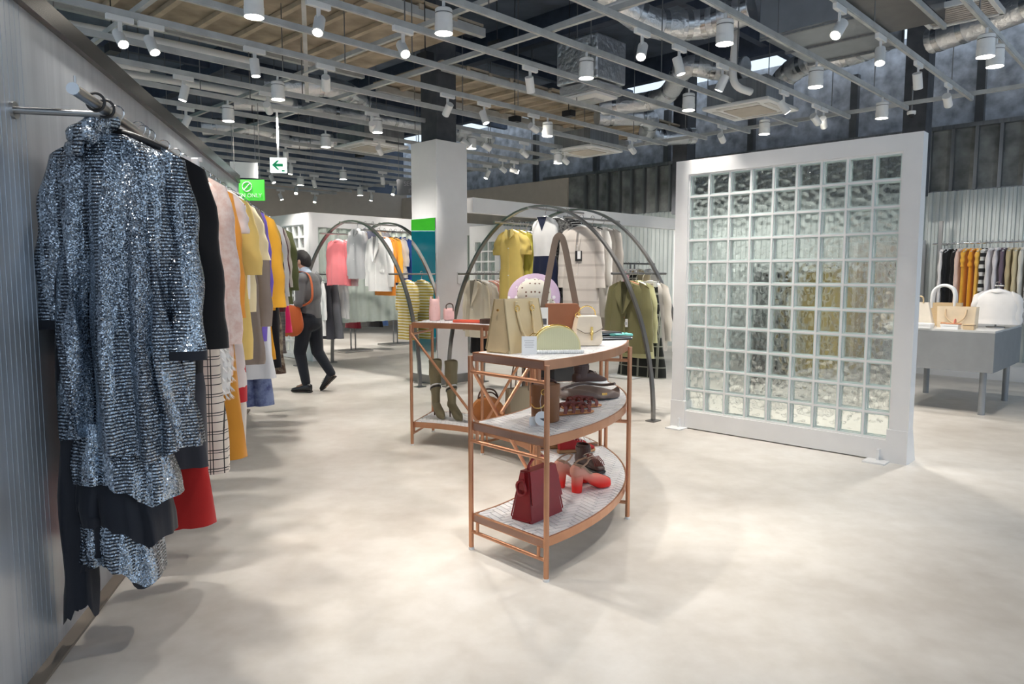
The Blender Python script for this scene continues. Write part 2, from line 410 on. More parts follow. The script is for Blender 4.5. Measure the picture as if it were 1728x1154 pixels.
# local axes of co: x = AX, y = -BX ... left face looks along -BX
MB().box((0, CW / 2 + 0.012, 1.16), (CW - 0.03, 0.016, 2.08)).build('mirror_panel', M_mirror, co)
MB().box((0, CW / 2 + 0.008, 0.06), (CW, 0.02, 0.12)).build('skirting', M_gun, co)
MB().box((-CW / 2 - 0.006, 0, 0.06), (0.014, CW + 0.02, 0.12)).build('skirting', M_gun, co)
MB().box((-CW / 2 - 0.008, -0.12, 1.42), (0.014, 0.085, 0.16), bev=0.004).build('switch_plate', M_whitep, co)
# far dark columns
for a, b in ((3.2, 11.6), (7.2, 11.9)):
    struct(MB().box(ab(a, b, CEIL / 2 + 1.3), (0.3, 0.3, CEIL - 2.6), ROT_A).build('trim_%d' % int(a), plain('core_dark', (0.06, 0.065, 0.075), 0.7, var=0.2)), 'dark steel column')
# ---------------------------------------------------------------- glass blocks
def block_mesh(s=0.19, d=0.08, g=12, seed=1, rim=None):
    M_rim_ = rim or M_rim; mb = MB(); rnd = random.Random(seed); h = s / 2; inset = 0.012
    def relief(x, y, ph):
        r = math.hypot(x, y) / h; a = math.atan2(y, x)
        return 0.0055 * math.cos(5 * a + ph + 2.6 * r) * min(1, r * 1.6) * max(0, 1 - r * r * 0.75) + 0.003 * math.cos(9 * r + ph)
    for sgn in (-1, 1):
        vs = []; q = h - inset
        for j in range(g + 1):
            for i in range(g + 1):
                x = -q + 2 * q * i / g; y = -q + 2 * q * j / g
                e = min(1, 4 * (1 - max(abs(x), abs(y)) / q))
                vs.append((x, sgn * (d / 2 - 0.006 + relief(x, y, 0.7 if sgn > 0 else 2.1) * e), y))
        fs = [(j * (g + 1) + i, j * (g + 1) + i + 1, (j + 1) * (g + 1) + i + 1, (j + 1) * (g + 1) + i) for j in range(g) for i in range(g)]
        mb.add(vs, fs, M_glass)
        # bevel rim to the block edge
        o = [(-h, -h), (h, -h), (h, h), (-h, h)]; n = [(-q, -q), (q, -q), (q, q), (-q, q)]
        mb.add([(x, sgn * d / 2 * 0.86, z) for x, z in o] + [(x, sgn * (d / 2 - 0.006), z) for x, z in n], [(k, (k + 1) % 4, 4 + (k + 1) % 4, 4 + k) for k in range(4)], M_rim_)
    o = [(-h, -h), (h, -h), (h, h), (-h, h)]; y1 = d / 2 * 0.86
    mb.add([(x, -y1, z) for x, z in o] + [(x, y1, z) for x, z in o], [(k, (k + 1) % 4, 4 + (k + 1) % 4, 4 + k) for k in range(4)], M_rim_)
    return mb.mesh('glass_block', smooth=50)
BLK = [block_mesh(seed=1), block_mesh(seed=2)]
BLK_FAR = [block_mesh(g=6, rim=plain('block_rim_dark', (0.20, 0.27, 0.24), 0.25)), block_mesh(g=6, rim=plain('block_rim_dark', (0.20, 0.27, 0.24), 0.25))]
def block_wall(name, label, corner, direction, rz, cols, rows, z0, side, top, bottom, thick=0.12, feet=True, cat='partition', jw=0.016):
    # corner = right-front foot; the wall runs from it along `direction`
    w = cols * 0.2 + 0.01 + 2 * side; hgt = bottom + rows * 0.2 + 0.01 + top
    r = thing(name, label, cat, (corner[0], corner[1], 0), rz)
    # local x runs along the wall, local y = thickness (away from viewer is -y)
    f = MB()
    f.box((side / 2, -thick / 2, hgt / 2), (side, thick, hgt)); f.box((w - side / 2, -thick / 2, hgt / 2), (side, thick, hgt))
    f.box((w / 2, -thick / 2, bottom / 2 + 0.005), (w - 2 * side, thick, bottom - 0.01)); f.box((w / 2, -thick / 2, hgt - top / 2), (w - 2 * side, thick, top))
    f.build('frame', M_white, r)
    gx = side; gz = bottom; GW = cols * 0.2 + 0.01; GH = rows * 0.2 + 0.01
    for c in range(cols + 1): inst(JV(GH, jw), 'vertical_joint', r, (gx + 0.005 + c * 0.2, -thick / 2, gz + GH / 2))
    for k in range(rows + 1): inst(JH(GW, jw), 'horizontal_joint', r, (gx + GW / 2, -thick / 2, gz + 0.005 + k * 0.2))
    for c in range(cols):
        for k in range(rows):
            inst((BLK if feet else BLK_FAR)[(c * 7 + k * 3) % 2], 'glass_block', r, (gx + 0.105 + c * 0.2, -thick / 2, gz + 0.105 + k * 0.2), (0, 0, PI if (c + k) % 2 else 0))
    if feet:
        for x in (0.0, w - 0.15):
            MB().add([(x - 0.001, -thick - 0.10, 0), (x + 0.15, -thick - 0.10, 0), (x + 0.15, 0.012, 0), (x - 0.001, 0.012, 0),
                      (x - 0.001, -thick - 0.002, 0.26), (x + 0.15, -thick - 0.002, 0.26), (x + 0.15, 0.012, 0.26), (x - 0.001, 0.012, 0.26)],
                     [(3, 2, 1, 0), (4, 5, 6, 7), (0, 1, 5, 4), (1, 2, 6, 5), (2, 3, 7, 6), (3, 0, 4, 7)]).build('foot', M_white, r)
        for x in (0.20, w - 0.10):
            MB().box((x, 0.07, 0.006), (0.16, 0.14, 0.012)).box((x, 0.018, 0.05), (0.02, 0.035, 0.09)).build('floor_bracket', M_whitep, r)
    return r
_jc = {}
def JV(h, jw):
    k = ('v', round(h, 3), jw)
    if k not in _jc: _jc[k] = MB().box((0, 0, 0), (jw, 0.088, h)).mesh('vertical_joint', M_white)
    return _jc[k]
def JH(w, jw):
    k = ('h', round(w, 3), jw)
    if k not in _jc: _jc[k] = MB().box((0, 0, 0), (w, 0.086, jw)).mesh('horizontal_joint', M_white)
    return _jc[k]
block_wall('glass_block_partition', 'free-standing white framed partition of square glass blocks with floor brackets', (3.03, 5.35), None, math.atan2(0.694, -0.72), 9, 11, 0.16, 0.13, 0.13, 0.17)
# ---------------------------------------------------------------- fitting-room frames in the back
FC = Vector((-3.42, 12.0))
fr = thing('fitting_room_frame', 'white portal frame with pale green pleated curtain behind the round arch rack', 'frame', (FC.x, FC.y, 0), ROT_B)
mb = MB(); FL = 5.6
mb.box((FL / 2, 0, 2.38), (FL, 0.14, 0.24)).box((0.08, 0, 1.13), (0.16, 0.14, 2.26)).box((FL - 0.08, 0, 1.13), (0.16, 0.14, 2.26))
mb.build('portal', M_white, fr)
M_curt = fabric('curtain_green', (0.60, 0.66, 0.60), rough=0.7)
def curtain(x0, x1, z0, z1, y, parent, name='curtain', pitch=0.19, amp=0.03, seed=3):
    rnd = random.Random(seed); pts = []; x = x0; ph = 0
    n = int((x1 - x0) / 0.02)
    rows = []
    for z in (z1, z0 + (z1 - z0) * .6, z0):
        row = []
        for i in range(n + 1):
            x = x0 + (x1 - x0) * i / n
            t = x / pitch * 2 * PI
            row.append((x, y + amp * math.tanh(2.2 * math.sin(t + 0.5 * math.sin(x * 7))), z))
        rows.append(row)
    return MB().loft(rows, closed=False).build(name, M_curt, parent, smooth=True)
curtain(0.16, FL - 0.16, 0.62, 2.27, 0.02, fr)
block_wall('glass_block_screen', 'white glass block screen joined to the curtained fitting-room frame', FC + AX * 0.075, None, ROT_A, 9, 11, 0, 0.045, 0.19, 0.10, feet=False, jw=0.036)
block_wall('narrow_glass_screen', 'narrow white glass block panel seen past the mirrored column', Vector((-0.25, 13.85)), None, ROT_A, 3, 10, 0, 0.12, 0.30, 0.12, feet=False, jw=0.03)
bm2 = thing('header_frame', 'white header beam running from the column to the back wall', 'frame', (-0.57, 9.76, 0), ROT_B)
MB().box((2.65, 0, 2.40), (5.3, 0.12, 0.20)).box((5.3, 0, 1.15), (0.12, 0.12, 2.30)).build('beam', M_white, bm2)
# ---------------------------------------------------------------- storefront on the left, seen only in the column's mirror
sf = sempty('window_1', (-8.2, 9.9, 0), PI / 2, 'teal glazed shopfront doors under a green strip')
MB().box((0, 0, 3.6), (7.2, 0.10, 1.4)).build('lintel', M_darkceil, sf)
MB().box((0, 0, 2.69), (7.2, 0.06, 0.42)).build('green_strip', plain('green_print', (0.06, 0.52, 0.03), 0.5, emit=0.5), sf)
for i in range(7):
    MB().box((-3 + i, 0, 1.24), (0.05, 0.08, 2.48)).build('mullion', M_white, sf)
MB().box((0, 0.03, 1.24), (7.0, 0.02, 2.46)).build('pane', plain('teal_glass', (0.01, 0.22, 0.28), 0.06, emit=0.25), sf)
# ================================================================ CEILING SERVICES
TZ = 3.5
TA = [2.14 + 0.683 * k for k in range(-1, 21)]
GT = 'parallel zinc lighting tracks'
rod = MB().cyl((0, 0, 0), 0.006, CEIL - TZ - 0.03, 5).mesh('suspension_rod', M_gun)
TL = 11.6
tm = MB().box((0, 0, 0.0), (0.036, TL, 0.045)).box((0, 0, -0.026), (0.026, TL, 0.01)).mesh('channel', M_track)
for k, a in enumerate(TA):
    t = thing('ceiling_track', 'long thin zinc lighting track hanging under the dark ceiling', 'track', ab(a, 4.0, TZ), ROT_A, GT)
    inst(tm, 'channel', t)
    for j in range(5): inst(rod, 'suspension_rod', t, (0, -5.2 + j * 2.45 + 0.3 * (k % 3), 0.028))
xm = MB().box((0, 0, 0.045), (15.4, 0.038, 0.045)).mesh('channel', M_track)
for b, lab in ((-0.6, 'cross channel of the ceiling grid over the shop front'), (2.1, 'cross channel of the ceiling grid above the long clothes rail'), (4.75, 'cross channel of the ceiling grid above the copper shelves'), (9.8, 'end cross channel of the ceiling grid beside the back wall')):
    t = thing('cross_channel', lab, 'channel', ab(9.0, b, TZ + 0.01), ROT_A)
    inst(xm, 'channel', t)
    if b in (2.1, 4.75): inst(xm, 'channel', t, (0, 0.42, 0.22))
def snap(u, v, z, odd=None):
    x, y, _ = on_z(u, v, z); p = Vector((x, y)); a = p.dot(AX); b = p.dot(BX)
    k = min(range(len(TA)), key=lambda i: abs(TA[i] - a))
    return TA[k], b
# --- fixtures
dl_body = MB().lathe([(0.060, 0.0), (0.065, 0.01), (0.065, 0.125), (0.058, 0.132)], seg=20).mesh('housing', M_whitep, 40)
dl_rim = MB().lathe([(0.066, -0.045), (0.068, 0.0), (0.068, 0.022), (0.060, 0.024)], seg=20, cap=False).mesh('rim', M_whitep, 40)
dl_gap = MB().lathe([(0.0660, 0.092), (0.0660, 0.099)], seg=20, cap=False).mesh('groove', M_gun, 40)
dl_lens = MB().lathe([(0.060, -0.036), (0.060, -0.030)], seg=18).mesh('lens', M_lens)
stem = MB().cyl((0, 0, 0.12), 0.012, 0.08, 8).mesh('stem', M_whitep)
def lamp(parent, loc, aim, power, size, blend=0.6, rad=0.05, col=(1.0, 0.95, 0.885)):
    ld = bpy.data.lights.new('lamp_light', 'SPOT'); ld.energy = power; ld.spot_size = math.radians(size); ld.spot_blend = blend
    ld.shadow_soft_size = rad; ld.color = col
    o = bpy.data.objects.new('lamp_light', ld); COL.objects.link(o); o.parent = parent; o.location = loc
    o.rotation_euler = Vector(aim).to_track_quat('-Z', 'Y').to_euler()
GD = 'white cylinder downlights between the tracks'
def downlight(a, b, light=True, pw=1.0):
    t = thing('downlight', 'white ribbed cylinder downlight hanging under a ceiling track', 'downlight', ab(a, b, TZ - 0.22), 0, GD)
    inst(dl_body, 'housing', t); inst(dl_rim, 'rim', t); inst(dl_gap, 'groove', t); inst(dl_lens, 'lens', t); inst(stem, 'stem', t)
    if light: lamp(t, (0, 0, -0.05), (0, 0, -1), DOWN_W * pw, 88, 0.8, 0.06)
DL = [(781, 22), (1255, 45), (1025, 105), (493, 143), (400, 185), (1402, 125), (1686, 72), (1505, 183), (1195, 165), (620, 215), (1315, 210), (900, 222), (537, 240), (563, 297), (926, 268), (793, 240), (612, 322), (505, 305)]
for i, (u, v) in enumerate(DL):
    a, b = snap(u, v, TZ - 0.17); downlight(a, b)
for a, b in ((2.14, 2.2), (3.5, 1.2), (4.87, 2.4), (2.82, 0.2), (6.24, 0.2), (1.46, 4.2), (1.46, 7.4)):   # the row carries on over and behind the viewer
    downlight(a, b, True, 0.7)
sp_head = MB().cyl((0, 0, -0.075), 0.042, 0.15, 16).mesh('head', M_whitep, 40)
sp_lens = MB().cyl((0, 0, -0.0765), 0.034, 0.004, 16).mesh('lens', M_lens)
sp_arm = MB().box((0, 0, 0.105), (0.012, 0.03, 0.075)).mesh('yoke', M_whitep)
sp_box = MB().box((0, 0, 0.165), (0.036, 0.20, 0.045), bev=0.006).mesh('adapter', M_whitep)
GS = 'white track spotlights'
rs = random.Random(5)
def spot(a, b, aim=None, light=True, pw=1.0):
    t = thing('track_spotlight', 'small white cylinder spotlight clipped to a ceiling track', 'spotlight', ab(a, b, TZ - 0.215), ROT_A, GS)
    if aim is None:
        d = Vector((rs.uniform(-.45, .45), rs.uniform(-.45, .45), -1))
    else:
        w = Vector(aim) - Vector(ab(a, b, TZ - 0.2)); d = Matrix.Rotation(-ROT_A, 3, 'Z') @ w
    d.normalize(); q = (-d).to_track_quat('Z', 'Y').to_euler()
    inst(sp_head, 'head', t, (0, 0, 0.015), q); inst(sp_lens, 'lens', t, (0, 0, 0.015), q); inst(sp_arm, 'yoke', t); inst(sp_box, 'adapter', t)
    if light: lamp(t, Vector((0, 0, 0.015)) + d * 0.09, d, SPOT_W * pw, 44, 0.7, 0.04)
SPX = [(567, 30), (218, 55), (267, 70), (447, 107), (565, 135), (703, 75), (465, 178), (322, 152), (650, 208), (918, 137), (1110, 80), (1173, 105), (775, 180), (840, 193), (922, 212), (1267, 130), (1338, 178), (1435, 45), (1500, 92), (1558, 135), (1610, 168), (1388, 200), (1402, 205), (1240, 230), (1095, 248), (328, 200), (807, 237), (845, 243), (908, 255), (973, 268), (870, 282), (890, 285), (805, 297), (660, 250), (498, 258)]
AIM = {0: (-1.4, 4.0, 1.0), 1: (-1.0, 4.0, 0.3), 2: (-1.3, 4.9, 0.3), 3: (-2.1, 6.5, 1.0), 4: (-2.5, 9.9, 1.3), 5: (0.2, 4.0, 1.0), 9: (0.5, 8.3, 1.4), 10: (0.4, 4.2, 0.9), 11: (2.0, 6.4, 1.4), 12: (-1.9, 10, 1.5), 13: (0.3, 8.2, 1.4), 15: (1.2, 7.6, 1.2), 16: (4.9, 8.0, 0.9), 17: (0.5, 4.0, 0.6), 18: (2.6, 5.2, 1.0), 19: (4.8, 8.1, 0.8), 20: (7.0, 10.5, 1.2), 21: (6.6, 11.0, 1.2), 22: (5.6, 11.9, 1.2), 14: ab(7.0, 12.6, 1.6), 23: ab(5.6, 12.6, 1.7), 24: ab(6.6, 12.6, 1.5), 28: ab(8.0, 12.6, 1.5), 29: ab(7.4, 12.6, 1.6), 30: ab(9.0, 12.6, 1.5), 31: ab(4.6, 12.6, 1.6), 6: (-3.2, 12.2, 1.8), 8: (-2.4, 13.0, 1.9), 34: (-3.9, 12.4, 1.7), 33: (-1.5, 13.9, 1.8), 26: (0.8, 11.1, 2.2), 27: (1.8, 12.1, 2.1)}
for i, (u, v) in enumerate(SPX):
    a, b = snap(u, v, TZ - 0.2); spot(a, b, AIM.get(i), True, 2.2 if i in (1, 2, 6, 8, 26, 27, 33, 34, 14, 23, 24, 28, 29, 30, 31) else 1.0)
for i in range(16):    # the small far ones
    a = 11.6 + (i % 4) * 1.37; b = 4.4 + (i // 4) * 1.6 + 0.35 * (i % 3)
    spot(min(TA, key=lambda q: abs(q - a)), b, None, i % 2 == 0, 1.6)
for a, b, aim in ((4.2, 0.45, (-0.8, 2.75, 0.2)), (4.2, 1.5, (-1.5, 3.4, 0.9)), (3.5, 2.4, (0.2, 3.6, 0.8)), (2.14, 3.4, (1.6, 3.4, 0)), (2.82, 3.0, (1.4, 4.6, 0))):
    spot(min(TA, key=lambda q: abs(q - a)), b, aim, True, 1.7 if b < 0.5 else 1.15)
# --- tan ceiling boards with battens
def board(name, a0, a1, b0, b1, z, n, lab):
    o = sempty(name, (0, 0, 0), 0, lab)
    bw = (b1 - b0) / n; pm_ = MB().box((0, 0, 0), (a1 - a0, bw - 0.012, 0.03)).mesh('board', M_board); bt = MB().box((0, 0, -0.035), (a1 - a0, 0.06, 0.05)).mesh('batten', M_batten)
    r_ = random.Random(n)
    for i in range(n):
        inst(pm_, 'board', o, ab((a0 + a1) / 2 + r_.uniform(-.06, .06), b0 + bw * (i + .5), z + r_.uniform(0, .012)), (0, 0, ROT_A))
        inst(bt, 'batten', o, ab((a0 + a1) / 2, b0 + bw * i, z), (0, 0, ROT_A))
    for a in (a0 + 0.05, a1 - 0.05): MB().box(ab(a, (b0 + b1) / 2, z - 0.08), (0.07, b1 - b0, 0.09), ROT_A).build('edge_channel', M_track, o)
board('ceiling_boards_1', 5.9, 8.35, 0.2, 5.6, 4.2, 12, 'tan timber boards with battens hung under the dark deck')
board('ceiling_boards_2', 7.2, 8.75, 6.1, 12.2, 4.2, 15, 'narrow strip of tan timber boards behind the column')
for i, (p0, p1) in enumerate((((6.3, 3.6), (8.2, 4.7)), ((8.2, 2.6), (6.6, 3.6)))):
    tag(MB().tube([ab(*p0, 4.1), ab(*p1, 3.62)], 0.02, rect=(0.045, 0.045)).build('brace', M_track), ('steel brace slanting under the boards towards the column', 'steel brace slanting under the boards above the clothes rail')[i], 'brace')
# --- dark deck beams
for i, b in enumerate((-1.5, 1.6, 5.6, 8.4, 11.4)):
    struct(MB().box(ab(8, b, CEIL - 0.2), (24, 0.18, 0.4), ROT_A).build('trim_beam', plain('beam_dark', (0.05, 0.065, 0.10), 0.6, var=0.2)), 'dark steel deck beam')
for i, a in enumerate((1.8, 5.4, 9.2, 13)):
    struct(MB().box(ab(a, 5, CEIL - 0.14), (0.12, 16, 0.28), ROT_A).build('trim_joist', plain('beam_dark', (0.05, 0.065, 0.10), 0.6)), 'dark steel deck joist')
# --- ducts
def duct(label, pts, r, mat=M_foil, bands=True, name='foil_duct', cat='duct'):
    P = interp([tuple(p) for p in pts], 10 * (len(pts) - 1) + 1)
    t = thing(name, label, cat, P[0]); o = Vector(P[0]); P = [Vector(p) - o for p in P]
    MB().tube(P, r, 14, mat).build('sleeve', mat, t, smooth=60)
    if bands:
        for k in range(3, len(P) - 1, 5):
            MB().tube([P[k] - (P[k + 1] - P[k]).normalized() * 0.03, P[k] + (P[k + 1] - P[k]).normalized() * 0.03], r * 1.03, 14).build('clamp_band', plain('band_foil', (0.60, 0.61, 0.62), 0.25, metal=1.0), t, smooth=60)
    return t
duct('crinkled foil duct bending above the air conditioning cassette', [ab(6.5, 8.5, 3.9), ab(5.6, 8.65, 3.9), ab(4.9, 8.1, 4.05), ab(4.55, 8.3, 4.0), ab(4.2, 8.3, 3.95)], 0.13)
duct('wide foil duct rising behind the hanging box unit', [ab(4.6, 6.0, 4.35), ab(4.4, 6.5, 4.1), ab(4.1, 6.95, 4.1), ab(3.8, 7.02, 4.12), ab(3.52, 7.05, 4.15)], 0.15)
duct('foil duct with a round elbow by the grey upper wall', [ab(4.15, 9.05, 3.78), ab(3.98, 8.95, 3.94), ab(3.6, 8.75, 4.0), ab(3.1, 8.75, 4.0), ab(2.7, 8.5, 4.0)], 0.14)
duct('foil duct running past the slatted grille', [ab(2.35, 8.85, 3.98), ab(1.9, 8.7, 4.0), ab(1.3, 8.5, 4.05), ab(0.6, 8.2, 4.1)], 0.14)
duct('long pale duct passing behind the column', [ab(10.9, 5.0, 4.1), ab(10.4, 6.1, 4.1), ab(10.3, 7.2, 4.1), ab(10.2, 8.4, 4.1), ab(10.2, 9.8, 4.1)], 0.11)
duct('foil duct curling over the far racks', [ab(12.6, 5.2, 4.0), ab(12.2, 6.0, 4.05), ab(12.4, 6.8, 3.95), ab(12.0, 7.6, 4.0)], 0.14)
duct('foil duct beyond the far signs', [ab(13.9, 2.6, 3.9), ab(13.3, 3.8, 3.95), ab(13.5, 5.0, 3.9)], 0.15)
duct('foil duct hanging between column and boards', [ab(9.3, 4.7, 4.0), ab(8.9, 5.5, 4.05), ab(9.2, 6.2, 4.0)], 0.14)
duct('foil duct bending above the far arch rack', [ab(7.0, 9.0, 3.9), ab(6.6, 9.8, 3.95), ab(7.1, 10.6, 3.85), ab(6.7, 11.4, 3.9)], 0.14)
for lab, pts, r in (('white pipe running above the zinc wall', [ab(8.4, 0.6, 3.9), ab(8.2, 2.2, 3.9), ab(8.1, 3.2, 3.9), ab(8.1, 4.0, 3.9)], 0.055),
                    ('white pipe looping beyond the boards', [ab(9.2, 3.2, 3.9), ab(9.3, 2.4, 3.9), ab(9.6, 2.5, 3.9), ab(9.5, 4.0, 3.9), ab(9.5, 5.2, 3.9)], 0.05),
                    ('white drain pipe dropping beside the ceiling cassette', [ab(3.85, 7.35, 4.6), ab(3.85, 7.35, 4.0), ab(3.85, 7.35, 3.55), ab(3.75, 7.55, 3.45)], 0.04),
                    ('pale conduit pair crossing above the nearest downlights', [ab(4.7, 5.2, 3.75), ab(4.0, 5.15, 3.75), ab(3.2, 5.1, 3.75), ab(2.4, 5.1, 3.75)], 0.035)):
    duct(lab, pts, r, M_whitep, False, 'ceiling_pipe', 'pipe')
t = thing('duct_box', 'silver insulated duct box with a white diffuser below', 'duct', ab(5.5, 6.95, 3.55), ROT_A)
MB().box((0, 0, 0.42), (0.62, 0.56, 0.5), bev=0.02).build('plenum', M_foil, t)
MB().box((0, 0, 0.10), (0.56, 0.50, 0.10)).build('collar', M_foil, t)
MB().box((0, 0, 0.03), (0.48, 0.42, 0.03)).build('diffuser', M_whitep, t); MB().box((0.03, -0.05, 0.008), (0.24, 0.18, 0.02)).build('grille', M_track, t)
t = thing('metal_duct', 'large rectangular zinc duct near the insulated upper wall', 'duct', ab(2.95, 7.7, 3.85), ROT_A)
MB().box((0, 0, 0.2), (0.95, 1.3, 0.42)).build('casing', plain('duct_zinc', (0.46, 0.48, 0.50), 0.35, metal=0.85), t)
for y in (-0.6, 0, 0.6): MB().box((0, y, 0.2), (0.99, 0.03, 0.46)).build('flange', M_stud, t)
t = thing('duct_silencer', 'dark silencer box beside the rectangular zinc duct', 'duct', ab(2.2, 7.0, 3.8), ROT_A)
MB().box((0, 0, 0.2), (0.5, 1.5, 0.36)).build('casing', M_gun, t)
for x in (-0.24, 0.24): MB().box((x, 0, -0.02), (0.03, 1.6, 0.05)).build('support_rail', M_track, t)
t = thing('slatted_grille', 'white slatted air grille near the insulated upper wall', 'grille', ab(1.9, 8.0, 3.95), ROT_A)
MB().box((0, 0.28, 0), (0.62, 0.04, 0.05)).box((0, -0.28, 0), (0.62, 0.04, 0.05)).box((0.3, 0, 0), (0.04, 0.6, 0.05)).box((-0.3, 0, 0), (0.04, 0.6, 0.05)).build('rim', M_whitep, t)
sl = MB().box((0, 0, 0), (0.56, 0.02, 0.03)).mesh('slat', M_gun)
for i in range(9): inst(sl, 'slat', t, (0, -0.24 + i * 0.06, 0), (0.5, 0, 0))
def cassette(a, b, lab):
    t = thing('ceiling_cassette', lab, 'air conditioner', ab(a, b, 3.44), ROT_A)
    MB().box((0, 0, 0.02), (0.84, 0.84, 0.04), bev=0.012).build('panel', M_whitep, t)
    MB().box((0, 0, 0.17), (0.74, 0.74, 0.26)).build('body', M_stud, t)
    MB().box((0, 0, -0.004), (0.46, 0.46, 0.012)).build('intake_grille', plain('grille_tan', (0.52, 0.47, 0.40), 0.6), t)
    for k in range(4):
        q = k * PI / 2; MB().box((0.33 * math.cos(q), 0.33 * math.sin(q), -0.002), (0.07, 0.52, 0.010), q).build('louvre', plain('louvre_grey', (0.62, 0.61, 0.58), 0.5), t)
cassette(4.15, 8.35, 'square white ceiling air conditioner above the glass block partition')
cassette(9.6, 6.6, 'square white ceiling air conditioner beyond the mirrored side of the column')
cassette(7.4, 9.25, 'square white ceiling air conditioner over the header beam')
for k in range(10):   # bundles of hanging threaded rods and dark boxes in the void
    a = 4.5 + (k * 1.37) % 9; b = 2.0 + (k * 2.71) % 8
    tag(MB().box(ab(a, b, 3.66), (0.16, 0.10, 0.08), ROT_A).cyl(ab(a, b, 3.69), 0.006, CEIL - 3.7, 5).build('junction_box', M_black), 'small black junction box hanging in the ceiling void', 'junction box', 'black junction boxes in the ceiling void')
# flat disc lamp, camera dome
t = thing('security_camera', 'white dome camera on a drop rod by the glass block partition', 'camera', at(1538, 192, 9.0))
MB().lathe([(0.05, 0.03), (0.05, 0.0), (0.045, -0.01)], seg=16).build('base', M_whitep, t, 40); MB().ball((0, 0, -0.015), 0.036).build('dome', M_black, t, True); MB().cyl((0, 0, 0.03), 0.01, 0.3, 8).build('rod', M_gun, t)
# --- signs
e = Vector(at(470, 279, 8.55))
t = thing('exit_sign', 'white lit exit sign with a green arrow hanging on a rod', 'sign', e, 0.1)
MB().box((0, 0, 0), (0.19, 0.04, 0.175), bev=0.006).build('case', plain('sign_white', (0.85, 0.95, 0.92), 0.4, var=0, emit=0.9), t)
Gm = plain('sign_green', (0.02, 0.55, 0.22), 0.5, var=0)
MB().slab([(-0.07, 0), (-0.01, 0.055), (0.015, 0.055), (-0.022, 0.016), (0.055, 0.016), (0.055, -0.016), (-0.022, -0.016), (0.015, -0.055), (-0.01, -0.055)], (1, 0, 0), (0, 0, 1), (0, -0.021, 0), 0.004).build('arrow', Gm, t)
MB().slab([(0, 0), (0.035, 0), (0.035, 0.018), (0, 0.018)], (1, 0, 0), (0, 0, 1), (0.04, -0.021, -0.075), 0.004).build('pictogram', Gm, t)
MB().cyl((0, 0, 0.0875), 0.012, 3.36 - e.z - 0.0875, 8).build('rod', M_whitep, t)
g = Vector(at(418, 321, 8.6))
t = thing('green_sign', 'bright green hanging board with a white crossed circle and lettering', 'sign', g, 0.0)
MB().box((0, 0, 0), (0.40, 0.03, 0.245)).build('board', plain('sign_bright_green', (0.08, 0.66, 0.06), 0.5, var=0.0, emit=0.35), t)
MB().tube([(0.055 * math.cos(q * PI / 12), -0.017, 0.04 + 0.055 * math.sin(q * PI / 12)) for q in range(24)], 0.006, 6, closed=True).tube([(-0.035, -0.017, 0.005), (0.035, -0.017, 0.075)], 0.006, 6).build('crossed_circle', M_whitep, t)
text('EN ONLY', 0.065, (0.035, -0.019, -0.065), (PI / 2, 0, 0), M_whitep, t)
for x in (-0.15, 0.15): MB().cyl((x, 0, 0.12), 0.004, 3.47 - g.z - 0.12, 6).build('wire', M_gun, t)
t = thing('grey_sign', 'dark grey hanging board with pale lettering beside the column', 'sign', at(690, 316, 10.2), 0.0)
MB().box((0, 0, 0), (0.34, 0.02, 0.22)).build('board', plain('sign_grey', (0.16, 0.165, 0.175), 0.6), t)
Lm = plain('sign_letters', (0.42, 0.42, 0.43), 0.6)
text('SEC', 0.085, (0.0, -0.012, 0.045), (PI / 2, 0, 0), Lm, t); text('IT', 0.085, (0.03, -0.012, -0.055), (PI / 2, 0, 0), Lm, t)
for x in (-0.14, 0.14): MB().cyl((x, 0, 0.11), 0.004, 3.47 - at(690, 316, 10.2)[2] - 0.11, 6).build('wire', M_gun, t)
t = thing('white_sign', 'pale blank hanging board above the green board', 'sign', at(412, 287, 9.4), 0.35)
MB().box((0, 0, 0), (0.34, 0.02, 0.20)).build('board', M_whitep, t)
for x in (-0.14, 0.14): MB().cyl((x, 0, 0.10), 0.004, 3.47 - at(412, 287, 9.4)[2] - 0.1, 6).build('wire', M_gun, t)
